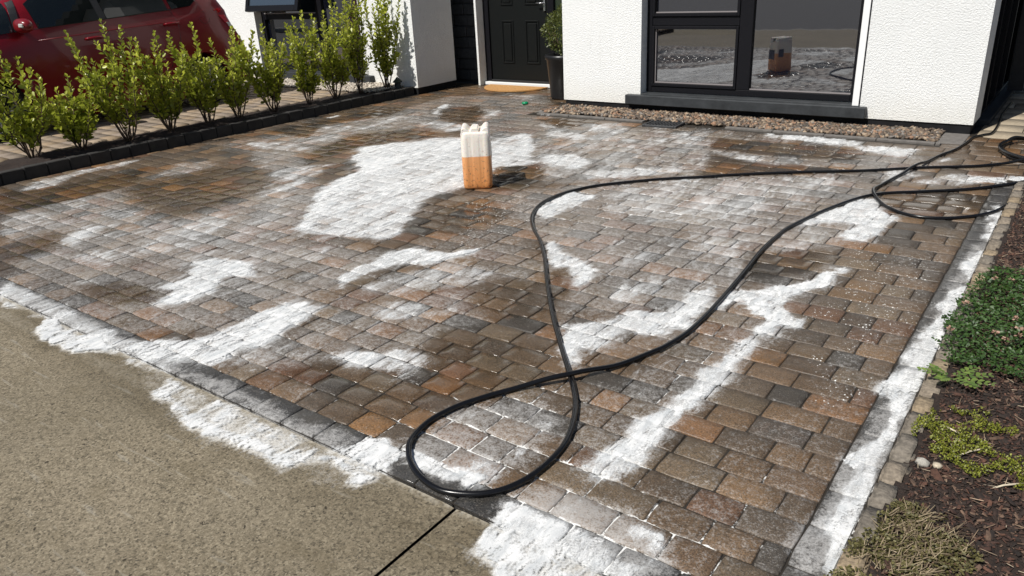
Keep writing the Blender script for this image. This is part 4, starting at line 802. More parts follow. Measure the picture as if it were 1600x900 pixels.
# ------------------------------------------------------------------ mat, pot, small things by the door
pts = []
for i in range(25):
    t = i/24*PI; pts.append((-6.40+.49*math.cos(t), 8.70-.46*math.sin(t)))
m = MB(); m.prism([(x, y) for x, y in pts[::-1]], .002, .022, .004)
o = m.build('door_mat', M_coir); tag(o, 'half round coir mat in front of the black door', 'doormat')
def leafmesh(L=1.0, W=.5, fold=.12, round_=True):
    V = np.array([(0, 0, 0), (.30*L, .5*W*.85, fold*.8*W), (.30*L, -.5*W*.85, fold*.8*W), (.68*L, .5*W, fold*W+.02*L), (.68*L, -.5*W, fold*W+.02*L), (L, 0, .0), (.34*L, 0, -.0), (.70*L, 0, .01*L)], float)
    Fq = np.array([(0, 6, 1, 1), (0, 2, 6, 6), (6, 7, 3, 1), (6, 2, 4, 7), (7, 5, 3, 3), (7, 4, 5, 5)])
    T = []
    for f in Fq:
        if f[2] == f[3]: T.append((f[0], f[1], f[2]))
        else: T += [(f[0], f[1], f[2]), (f[0], f[2], f[3])]
    return V, np.array(T)
LV, LF = leafmesh(1.0, .56)
def leaves(name, pos, dirs, size, mat, parent, roll=.9, lv=None):
    """pos (n,3), dirs (n,3) leaf axis; returns object"""
    n = len(pos); d = dirs/np.linalg.norm(dirs, axis=1, keepdims=True)
    up = np.array([0, 0, 1.0])+rng.normal(0, roll, (n, 3)); s = np.cross(up, d); s /= np.linalg.norm(s, axis=1, keepdims=True)+1e-9
    t = np.cross(d, s)
    V = LV[None]*size[:, None, None]
    W = V[:, :, :1]*d[:, None]+V[:, :, 1:2]*s[:, None]+V[:, :, 2:3]*t[:, None]+pos[:, None]
    FF = LF[None]+(np.arange(n)*len(LV))[:, None, None]
    if lv is None: lv = np.clip(rng.normal(.5, .25, n), 0, 1)
    return npmesh(name, W.reshape(-1, 3), FF.reshape(-1, 3), mat, parent, False, dict(lv=np.repeat(lv, len(LV))))
def build_pot():
    root = empty('potted_shrub', (-5.27, 8.12, 0)); tag(root, 'round clipped shrub in a tall black planter beside the front door', 'potted plant')
    m = MB()
    prof = [(.165, .0), (.17, .02), (.215, .47), (.232, .475), (.236, .50), (.232, .525), (.20, .525), (.195, .46), (.05, .455)]
    m.lathe(prof, 32); pot = m.build('planter', simple('planter_black', (.010, .010, .011), .35), root)
    m = MB(); m.lathe([(.01, .44), (.194, .458), (.194, .466), (.01, .48)], 20); m.build('potting_soil', M_soil, root)
    m = MB()
    for i in range(9):
        a = rng.uniform(0, 2*PI); r = rng.uniform(.08, .2)
        m.tube([(0.01*math.cos(a), .01*math.sin(a), .46), (r*.5*math.cos(a), r*.5*math.sin(a), .62), (r*math.cos(a), r*math.sin(a), .8)], [.008, .006, .003], 6)
    m.build('stem', M_stem, root)
    n = 2600; v = rng.normal(size=(n, 3)); v /= np.linalg.norm(v, axis=1, keepdims=True); rr = .235*(.45+.55*rng.random(n)**.4)*(1+.16*np.sin(v[:, 0]*7+1)*np.cos(v[:, 2]*6))
    pos = v*rr[:, None]*np.array([1, 1, 1.12])+np.array([0, 0, .80]); leaves('foliage', pos, v+rng.normal(0, .5, (n, 3)), rng.uniform(.018, .034, n), M_ball, root)
build_pot()
m = MB(); m.lathe([(.001, .004), (.030, .004), (.033, .010), (.030, .026), (.022, .03), (.001, .031)], 16)
o = m.build('bottle_cap', M_green); o.location = (-5.47, 7.55, 0); o.scale = (1.2, 1.2, 1); tag(o, 'small green plastic cap lying on the wet paving before the door', 'cap')
def build_lantern():
    root = empty('garden_lantern', (-7.60, 7.57, .09)); tag(root, 'little dark lantern with a pointed roof against the white wall corner', 'lantern')
    m = MB(); m.lathe([(.040, 0), (.045, .01), (.038, .02), (.045, .035), (.037, .05), (.044, .065), (.038, .085)], 16); m.build('lantern_body', simple('lantern_slate', (.035, .04, .038), .7, var=.3), root)
    m = MB(); m.lathe([(.070, .083), (.065, .092), (.03, .125), (.008, .15), (.002, .155)], 8); m.build('lantern_roof', simple('lantern_roof', (.028, .035, .022), .7), root)
build_lantern()

# ------------------------------------------------------------------ jerrycan
def build_can():
    yaw = math.radians(37)
    root = empty('jerrycan', (-3.625, 4.36, .0015), yaw)
    tag(root, 'translucent plastic jerrycan half full of orange liquid, standing in the foam', 'jerrycan')
    W, D, Hh = .108, .125, .455          # half width, half depth, height ; face towards -y local
    m, nt, n, l, p = newmat('jerrycan_plastic'); q = N(nt)
    sep = q.n.new('ShaderNodeSeparateXYZ'); l.new(q.co(), sep.inputs[0])
    liq = q.mr(sep.outputs[2], .243, .249, 1, 0)
    orange = q.mix(q.mr(sep.outputs[2], .0, .25), (.66, .27, .085), (.74, .36, .15))
    c = q.mix(liq, (.78, .73, .66), orange)
    d1 = q.noise(55, 4, .65); thr = q.mr(sep.outputs[2], .0, .34, .54, .66)
    dirt = q.mr(q.math('SUBTRACT', d1, thr), .0, .03)
    c = q.mix(q.math('MULTIPLY', dirt, .65), c, (.16, .075, .04))
    d2 = q.mr(q.noise(85, 4, .7), .54, .66, 0, .3); c = q.mix(d2, c, (.35, .24, .16))
    l.new(c, p.inputs['Base Color']); p.inputs['Roughness'].default_value = .38
    p.inputs['Subsurface Weight'].default_value = .3; p.inputs['Subsurface Radius'].default_value = (.03, .015, .008)
    # body: stacked rounded-rectangle rings with vertical grooves on the narrow faces
    def ring(w_, d_, r, z, n=96, rib=0.0):
        r = .035; pts = []
        hx, hy = w_-r, d_-r
        for (sx, sy, a0) in ((1, -1, -90), (1, 1, 0), (-1, 1, 90), (-1, -1, 180)):
            for k in range(7):
                a = math.radians(a0+k*15); pts.append([sx*hx+r*math.cos(a), sy*hy+r*math.sin(a), z])
            if sy*sx > 0:          # flat narrow face follows this corner
                xs_ = np.linspace(sx*hx, -sx*hx, 19)[1:-1]
                for x in xs_: pts.append([x, sy*d_, z])
        for q_ in pts:
            if rib and abs(abs(q_[1])-d_) < 1e-6:
                for gx in (-.052, -.034, .034, .052): q_[1] -= math.copysign(rib*math.exp(-((q_[0]-gx)/.0055)**2), q_[1])
        return [tuple(q_) for q_ in pts]
    levels = [(.0, .88), (.006, .95), (.018, .985), (.05, 1.0), (.10, 1.0), (.18, 1.0), (.26, 1.0), (.33, 1.0), (.375, .985), (.41, .975), (.425, .94)]
    V = []; n_ = 28+34
    for z, s in levels: V += ring(W*s, D*s, 0, z, n_, .0045 if .04 < z < .38 else 0)
    Fq = []
    for i in range(len(levels)-1):
        for k in range(n_): Fq.append((i*n_+k, i*n_+(k+1) % n_, (i+1)*n_+(k+1) % n_, (i+1)*n_+k))
    bm = bmesh.new(); vv = [bm.verts.new(v) for v in V]
    for f in Fq: bm.faces.new([vv[i] for i in f]).smooth = True
    bm.faces.new(vv[:n_][::-1]); bm.faces.new(vv[-n_:])
    me = bpy.data.meshes.new('can_body'); bm.to_mesh(me); bm.free()
    body = link('can_body', me, m, root)
    # top: two shoulders and central handle running front to back
    def crown(name, prof, y0, y1):
        b = MB(); A = [b.bm.verts.new((x_, y0+.006, z_)) for x_, z_ in prof]; B = [b.bm.verts.new((x_, y1, z_)) for x_, z_ in prof]
        cx_ = sum(p_[0] for p_ in prof)/len(prof); F_ = [b.bm.verts.new((cx_+(x_-cx_)*.9, y0, .395+(z_-.395)*.93)) for x_, z_ in prof]
        b.bm.faces.new(F_); b.bm.faces.new(B[::-1])
        for k in range(len(prof)):
            k2 = (k+1) % len(prof); b.bm.faces.new((A[k], B[k], B[k2], A[k2])); b.bm.faces.new((F_[k], A[k], A[k2], F_[k2]))
        b.build(name, m, root)
    for s in (-1, 1): crown('shoulder', [(s*.1005, .38), (s*.1005, .43), (s*.098, .446), (s*.092, .453), (s*.082, .456), (s*.070, .453), (s*.060, .446), (s*.040, .424), (s*.038, .38)], -.112, .105)
    crown('handle', [(-.031, .38), (-.030, .43), (-.027, .447), (-.019, .455), (.019, .455), (.027, .447), (.030, .43), (.031, .38)], -.112, .04)
    b = MB(); b.lathe([(.024, .40), (.024, .452), (.001, .453)], 20, 0.0, .045+.06)
    b.build('cap', simple('can_cap', (.10, .09, .08), .5), root)
    b = MB(); b.box(W+.0005, W+.002, .02, .095, .20, .30, .0005); b.build('can_label', simple('dark_label', (.05, .055, .07), .4), root)
    b = MB(); b.box(-.085, .055, D+.0005, D+.002, .16, .29, .0005); b.build('can_label', bpy.data.materials['dark_label'], root)
build_can()

# ------------------------------------------------------------------ hose
def catmull(P, n=10, closed=False):
    P = [np.array(p, float) for p in P]; out = []
    for i in range(len(P)-1):
        p0 = P[max(i-1, 0)]; p1 = P[i]; p2 = P[i+1]; p3 = P[min(i+2, len(P)-1)]
        for k in range(n):
            t = k/n; out.append(.5*((2*p1)+(-p0+p2)*t+(2*p0-5*p1+4*p2-p3)*t*t+(-p0+3*p1-3*p2+p3)*t**3))
    out.append(P[-1]); return np.array(out)
def build_hose():
    R = .0104
    coil = []
    for i in range(40):                    # coils lying beside the path, far end first
        a = math.radians(150+i*(860/39)); rx = .43-.02*math.sin(a*.37)-i*.0012; ry = .50+.02*math.cos(a*.5)-i*.001
        coil.append((-.10+rx*math.cos(a)*1.0+.012*math.sin(i*.7), 7.08+ry*math.sin(a)))
    # the coil is left where the run starts
    a = HOSE_A; 
    back = [(-.24, 5.93), (-.20, 5.80), (-.235, 5.70)]
    path = coil + [(-.22, 6.62)] + a + [(-.14, 6.28), (-.02, 6.20), (.03, 6.06), (-.06, 5.98)] + HOSE_B + [(-.63, 8.05), (-.655, 8.6), (-.65, 9.3)]
    C = catmull(path, 10)
    # resample and lift where it crosses itself
    seg = np.linalg.norm(np.diff(C, axis=0), axis=1); s = np.concatenate([[0], np.cumsum(seg)]); L = s[-1]
    sn = np.arange(0, L, .02); x = np.interp(sn, s, C[:, 0]); y = np.interp(sn, s, C[:, 1]); z = np.full(len(sn), R+.0008)
    D = (x[:, None]-x[None])**2+(y[:, None]-y[None])**2
    ii = np.arange(len(sn)); far = (ii[:, None]-ii[None]) > 9
    D2 = np.where(far, D, 9.0)
    for i in range(len(sn)):
        m = D2[i].min()
        if m < (.036)**2: z[i] = z[int(D2[i].argmin())]+2.02*R
    k = np.exp(-(np.arange(-16, 17)/6.5)**2)
    zz = z.copy()
    for i in range(len(z)):
        lo = max(0, i-16); hi = min(len(z), i+17); zz[i] = max((z[lo:hi]-R)*k[16-(i-lo):16+(hi-i)])+R
    zz = np.maximum(zz, z)
    zz = np.convolve(np.pad(zz, 2, 'edge'), [.1, .2, .4, .2, .1], 'valid')
    m = MB(); m.tube(list(zip(x, y, zz)), R, 12)
    o = m.build('hose', M_hose); tag(o, 'long black rubber hose looped across the wet driveway', 'hose')
build_hose()

# ------------------------------------------------------------------ garden bed at right
def edge_noise(y): return .008*math.sin(y*9)
def build_stone_edging():
    V = []; Fq = []; T = []; yy = 1.25; n = 0
    b = bmesh.new(); bmesh.ops.create_cube(b, size=1); bmesh.ops.bevel(b, geom=b.edges[:], offset=.14, segments=2, affect='EDGES')
    bmesh.ops.subdivide_edges(b, edges=[e for e in b.edges if e.calc_length() > .4], cuts=2, use_grid_fill=True)
    bmesh.ops.triangulate(b, faces=b.faces[:])
    V0 = np.array([v.co[:] for v in b.verts]); F0 = np.array([[v.index for v in f.verts] for f in b.faces]); b.free()
    while yy < 5.98:
        L = random.uniform(.115, .19); wd = random.uniform(.066, .072); hh = .085
        x0 = -.300
        v = V0*np.array([wd, L-.006, hh])+np.array([x0+wd/2, yy+L/2, -.008+random.uniform(-.003, .004)])
        v = v+(np.stack([vnoise(v[:, 1]*30, v[:, 2]*30+n, 91), vnoise(v[:, 0]*30, v[:, 2]*30+n, 92), vnoise(v[:, 1]*26, v[:, 0]*26+n, 93)], -1)-.5)*.009
        a = random.gauss(0, .012); c, s_ = math.cos(a), math.sin(a); dx = v[:, 0]-x0-wd/2; dy = v[:, 1]-yy-L/2
        v[:, 0] = np.maximum(x0+wd/2+dx*c-dy*s_, -.3025); v[:, 1] = yy+L/2+dx*s_+dy*c
        V.append(v); Fq.append(F0+n); n += len(V0)
        T.append(np.repeat((np.array(random.choice([(.20, .165, .125), (.17, .145, .115), (.24, .185, .12), (.15, .13, .105)]))*random.uniform(.85, 1.1))[None], len(V0), 0)); yy += L
    o = npmesh('stone_edging', np.concatenate(V), np.concatenate(Fq), M_edging, None, True, None, dict(tint=np.concatenate(T)))
    tag(o, 'row of worn buff edging stones between foam and garden bed', 'edging')
build_stone_edging()
X, Y, Fq = grid(-.255, 2.0, .9, 5.99, .02)
ZB = lambda x, y: .004+.030*fbm(x*5, y*5, 101)+.012*fbm(x*22, y*22, 102, 3)
o = npmesh('garden_soil', np.stack([X, Y, ZB(X, Y)], -1), Fq, M_soil, None, True); o['kind'] = 'structure'
b = MB(); b.box(1.35, 2.0, -2.2, .9, -.14, 0); b.box(-.115, 2.0, -2.2, .9, -.15, -.01); o = b.build('verge_soil', M_soil); o['kind'] = 'structure'
CV = np.array([(-.5, -.5, 0), (.5, -.42, .1), (.5, .45, 0), (-.45, .5, .12), (-.4, -.3, .6), (.4, -.35, .7), (.38, .3, .6), (-.35, .4, .5)])
CF = np.array([(0, 3, 2), (0, 2, 1), (4, 5, 6), (4, 6, 7), (0, 1, 5), (0, 5, 4), (1, 2, 6), (1, 6, 5), (2, 3, 7), (2, 7, 6), (3, 0, 4), (3, 4, 7)])
def bed_pts(n, x0=-.225, x1=.75, y0=1.3, y1=5.9):
    return rng.uniform(x0, x1, n), rng.uniform(y0, y1, n)
x, y = bed_pts(60000)
s = rng.gamma(2.0, .0026, len(x))+.003
sc3 = np.stack([s*rng.uniform(.8, 2.2, len(x)), s*.7, s*.35], -1)
o = scatter('bark_mulch', CV, CF, np.stack([x, y, ZB(x, y)+.003], -1), sc3, .6, pick([(.055, .026, .017), (.040, .020, .014), (.085, .040, .025), (.024, .015, .011), (.12, .075, .05), (.018, .012, .009), (.03, .017, .012)], len(x)), M_chip)
tag(o, 'dark brown bark mulch covering the garden bed', 'mulch', None, 'stuff')
x, y = bed_pts(2000); s = rng.uniform(.012, .05, len(x))
o = scatter('plant_litter', CV, CF, np.stack([x, y, ZB(x, y)+.010], -1), np.stack([s, .0022+0*s, .0018+0*s], -1), .35, pick([(.20, .14, .09), (.30, .22, .15), (.14, .09, .06), (.38, .31, .22)], len(x)), M_chip)
tag(o, 'thin dead stalks and fibres strewn over the mulch', 'litter', None, 'stuff')
def in_poly(n, poly, pad=.03):
    q = np.array(poly); P = rng.uniform(q.min(0)-pad, q.max(0)+pad, (n*6, 2)); w_ = P.copy()
    w_[:, 0] += .05*(fbm(P[:, 0]*14, P[:, 1]*14, 5)-.5)*2; w_[:, 1] += .05*(fbm(P[:, 0]*14, P[:, 1]*14, 6)-.5)*2
    P = P[sdist(w_, poly) > 0]; return P[:n]
# clover with faded heads
cpoly = [(-.27, 2.96), (-.31, 3.25), (-.30, 3.75), (-.22, 4.05), (-.05, 4.22), (.45, 4.25), (.6, 3.4), (.5, 2.95), (.15, 2.85), (-.12, 3.0)]
P = in_poly(13000, cpoly); hgt = .02+.055*fbm(P[:, 0]*8, P[:, 1]*8, 7)*rng.uniform(.6, 1.3, len(P))
pos = np.column_stack([P, ZB(P[:, 0], P[:, 1])+hgt]); root = empty('clover_patch', (0, 3.5, 0)); tag(root, 'patch of dark green clover with faded pink heads spilling over the edging stones', 'ground cover', None, 'stuff')
d = np.column_stack([rng.normal(0, 1, (len(P), 2)), rng.uniform(-.1, .7, len(P))])
o = leaves('foliage', pos, d, rng.uniform(.011, .021, len(P)), M_clover, root, .5); o.location = (0, -3.5, 0)
P = in_poly(50, [(-.28, 3.15), (-.28, 3.8), (-.05, 4.2), (.4, 4.2), (.3, 3.2), (-.05, 3.15)])
pp = []; dd = []
for x_, y_ in P:
    c = np.array((x_, y_, ZB(np.array([x_]), np.array([y_]))[0]+random.uniform(.06, .10)))
    for k in range(18):
        v = rng.normal(size=3); v[2] = abs(v[2])*.7-.2; v /= np.linalg.norm(v); pp.append(c+v*.004); dd.append(v)
o = leaves('flower_head', np.array(pp), np.array(dd), rng.uniform(.009, .014, len(pp)), M_petal, root, .5); o.location = (0, -3.5, 0)
# creeping bright plant
mp_ = [(-.25, 2.35), (-.28, 2.50), (-.22, 2.64), (-.05, 2.74), (.12, 2.70), (.22, 2.5), (.14, 2.36), (.0, 2.28), (-.10, 2.31), (-.16, 2.36)]
P = in_poly(9000, mp_); keep = fbm(P[:, 0]*13, P[:, 1]*13, 55, 4)+.05*rng.random(len(P)) > .51; P = P[keep]
pos = np.column_stack([P, ZB(P[:, 0], P[:, 1])+.008+.016*rng.random(len(P))])
d = np.column_stack([rng.normal(0, 1, (len(P), 2)), rng.uniform(0, 1.6, len(P))])
o = leaves('creeping_plant', pos, d, rng.uniform(.005, .010, len(P)), M_moss, None, .6); tag(o, 'yellow green creeping plant spreading over the mulch in the middle of the bed', 'ground cover', None, 'stuff')
# dry stalks at the near corner
dp = [(-.305, 1.62), (-.29, 1.86), (-.22, 2.06), (-.10, 2.08), (-.02, 1.95), (.0, 1.6)]
P = in_poly(5200, dp); P = P[fbm(P[:, 0]*15, P[:, 1]*15, 88, 3)+.12*rng.random(len(P)) > .50]; n = len(P)
pos = np.column_stack([P, ZB(P[:, 0], P[:, 1])+.004+.016*rng.random(n)]); d = np.column_stack([rng.normal(0, 1, (n, 2)), rng.uniform(-.1, .5, n)])
root = empty('dry_ground_cover', (0, 1.9, 0)); tag(root, 'dying ground cover of straw stalks and olive leaves at the near end of the bed', 'ground cover', None, 'stuff')
o = leaves('foliage', pos, d, rng.uniform(.006, .013, n), make_leaf('olive_leaf', (.05, .045, .015), (.16, .14, .05), .15, .6), root, .8); o.location = (0, -1.9, 0)
P = in_poly(380, [(-.27, 1.75), (-.22, 2.0), (-.12, 2.07), (-.05, 1.95), (-.12, 1.72)]); n = len(P); L = rng.uniform(.015, .05, n); a = rng.normal(math.radians(60), .7, n)
V0 = np.array([(0, -.5, 0), (0, .5, 0), (1, .25, 0), (1, -.25, 0)])
VV = []; 
for i in range(n):
    z0 = ZB(P[i:i+1, 0], P[i:i+1, 1])[0]+.006+random.uniform(0, .014); c, s_ = math.cos(a[i]), math.sin(a[i]); wv = .0007
    dz = random.uniform(0, .012)
    for vx, vy, _ in V0: VV.append((P[i, 0]+vx*L[i]*c-vy*wv*s_*4, P[i, 1]+vx*L[i]*s_+vy*wv*c*4, z0+vx*dz))
FF = np.arange(4*n).reshape(n, 4); o = npmesh('stalks', VV, FF, M_dry, root, False, dict(lv=np.repeat(rng.random(n), 4))); o.location = (0, -1.9, 0)
# lobed weed
root = empty('lobed_weed', (-.22, 2.88, .03)); tag(root, 'small weed with lobed green leaves beside the edging stones', 'weed')
pp = []; dd = []; ss = []
for a, L in ((200, .10), (170, .07), (20, .12), (50, .10), (320, .11), (350, .13), (250, .08)):
    ar = math.radians(a)
    for k in range(6):
        t = (k+1)/6; bx, by = math.cos(ar)*L*t, math.sin(ar)*L*t
        for sgn in (-1, 1):
            pp.append((bx, by, .02+.02*t)); dd.append((math.cos(ar+sgn*.9), math.sin(ar+sgn*.9), .1)); ss.append(.030*(1-abs(t-.6)*.8))
leaves('leaf', np.array(pp), np.array(dd), np.array(ss), M_weed, root, .15)
for (x_, y_, r, lb, c) in ((-.205, 2.30, .021, 'rough grey stone against the edging at the bed corner', (.33, .31, .27)), (-.165, 2.305, .015, 'small buff pebble to the right of the grey stone', (.42, .36, .27))):
    Vp = IV*np.array([r*1.15, r, r*.75]); Vp = Vp*(1+.16*(rng.random((len(IV), 1))-.5)*2)+np.array([0, 0, .012])
    o = npmesh('garden_stone', Vp, IF, M_stone, None, False, None, dict(tint=np.repeat(np.array([c]), len(IV), 0)), loc=(x_, y_, .02)); tag(o, lb, 'stone')
for (x0, y0, x1, y1, lb) in ((-.115, 2.40, -.055, 2.475, 'short bleached stick lying in the creeping plant'), (-.015, 2.265, .055, 2.335, 'bleached stick on bare mulch nearest the frame edge'), (-.20, 2.545, -.135, 2.52, 'thin grey stick at the top of the creeping plant')):
    m = MB(); zc = .035
    m.tube([(x0, y0, zc), ((x0*2+x1)/3, (y0*2+y1)/3+.002, zc+.004), ((x0+x1*2)/3, (y0+y1*2)/3-.002, zc+.005), (x1, y1, zc+.002)], [.0022, .003, .003, .002], 7)
    o = m.build('stick', M_deadwood); tag(o, lb, 'stick')

# ------------------------------------------------------------------ shrubs
SH = [  # x, y, height, spread, lean, label
 (-7.84, 2.96, .98, .34, (.02, -.10), 'bushy yellow green shrub at the left end of the row beside the red car'),
 (-7.80, 3.40, .66, .27, (.02, .02), 'lowest, squat shrub, second from the left end of the row'),
 (-7.72, 3.84, 1.10, .33, (-.04, -.05), 'shrub with one long shoot standing above the red door'),
 (-7.73, 4.30, .96, .32, (.0, .02), 'broad shrub fourth from the left end of the row'),
 (-7.76, 4.77, 1.00, .22, (.0, -.03), 'narrow shrub before the rear part of the red car'),
 (-7.72, 5.14, .93, .24, (.0, .04), 'shrub directly before the rear wheel of the car'),
 (-7.70, 5.60, .92, .27, (.0, .0), 'rounded shrub just right of the car bumper'),
 (-7.73, 6.15, 1.02, .24, (.0, .0), 'shrub below the open window sash'),
 (-7.75, 6.60, 1.10, .29, (.0, .02), 'dense shrub fourth of the taller ones before the dark window'),
 (-7.74, 7.02, 1.32, .22, (.0, -.02), 'tall slim shrub before the right edge of the dark window'),
 (-7.66, 7.42, 1.36, .24, (.03, .02), 'tallest open shrub, last in the row against the white wall'),
]
SH[8] = (*SH[8][:5], 'dense shrub third from the wall end of the row, before the dark window')
def build_shrub(x, y, H, S, lean, label, seed):
    r = np.random.default_rng(seed); root = empty('shrub', (x, y, .10)); tag(root, label, 'shrub', 'shrubs planted in a row along the block edging')
    m = MB(); pos = []; dirs = []; size = []; lv = []
    ns = 9 if S > .36 else 7
    for i in range(ns):
        a = 2*PI*i/ns+r.uniform(-.4, .4); h_ = H*(1.0 if i == 0 else r.uniform(.62, .95)); sp = S*(r.uniform(.1, .3) if i == 0 else r.uniform(.35, .8))
        p0 = np.array([.012*math.cos(a), .012*math.sin(a), -.03])
        tip = np.array([sp*math.cos(a)+lean[0]*h_, sp*math.sin(a)+lean[1]*h_, h_])
        P1 = np.array([sp*.55*math.cos(a), sp*.55*math.sin(a), h_*.28])
        t = np.linspace(0, 1, 9)[:, None]; C = (1-t)**2*p0+2*t*(1-t)*P1+t**2*tip
        C[1:-1] += r.normal(0, .008, (7, 3))
        m.tube([tuple(c) for c in C], list(np.linspace(.0085, .0025, 9)), 6)
        shoots = [(C, .30)]
        for k in range(r.integers(6, 9)):
            tt = r.uniform(.22, .85); j = int(tt*8); b0 = C[j]; L = r.uniform(.12, .30)*(1-.45*tt)*(H**.5)
            aa = r.uniform(0, 2*PI); dv = np.array([math.cos(aa)*.62, math.sin(aa)*.62, r.uniform(.55, 1.1)]); dv /= np.linalg.norm(dv)
            t2 = np.linspace(0, 1, 5)[:, None]; C2 = b0+dv*L*t2+np.array([0, 0, .05])*t2**2*L/.2
            m.tube([tuple(c) for c in C2], list(np.linspace(.0035, .0016, 5)), 5); shoots.append((C2, .12))
        for Cc, st in shoots:
            seg = np.linalg.norm(np.diff(Cc, axis=0), axis=1); s = np.concatenate([[0], np.cumsum(seg)]); L = s[-1]
            sn = np.arange(st*L, L, .0170); q = np.stack([np.interp(sn, s, Cc[:, k]) for k in range(3)], -1)
            tg = np.gradient(q, axis=0) if len(q) > 1 else np.array([[0, 0, 1.0]]*len(q)); tg /= np.linalg.norm(tg, axis=1, keepdims=True)+1e-9
            for jn in range(len(q)):
                if q[jn][2] < .10*H: continue
                ph = jn*2.4+r.uniform(-.4, .4); side = np.cross(tg[jn], [math.cos(ph), math.sin(ph), .1]); side /= np.linalg.norm(side)+1e-9
                dv = tg[jn]*r.uniform(.5, 1.0)+side*r.uniform(.6, 1.0); pos.append(q[jn]); dirs.append(dv)
                f = sn[jn]/L; size.append(r.uniform(.046, .074)*(1-.25*max(0, f-.8)/.2)); lv.append(np.clip(r.normal(.42+.25*f, .2), 0, 1))
            for k in range(3):
                pos.append(Cc[-1]); dirs.append(tg[-1]+r.normal(0, .35, 3)); size.append(r.uniform(.030, .046)); lv.append(min(1, r.uniform(.6, 1)))
    m.build('stem', M_stem, root)
    leaves('foliage', np.array(pos), np.array(dirs), np.array(size), M_leaf, root, .55, np.array(lv))
for i, a in enumerate(SH): build_shrub(a[0], a[1], a[2]*1.03, a[3]*1.45, a[4], a[5], 300+i)
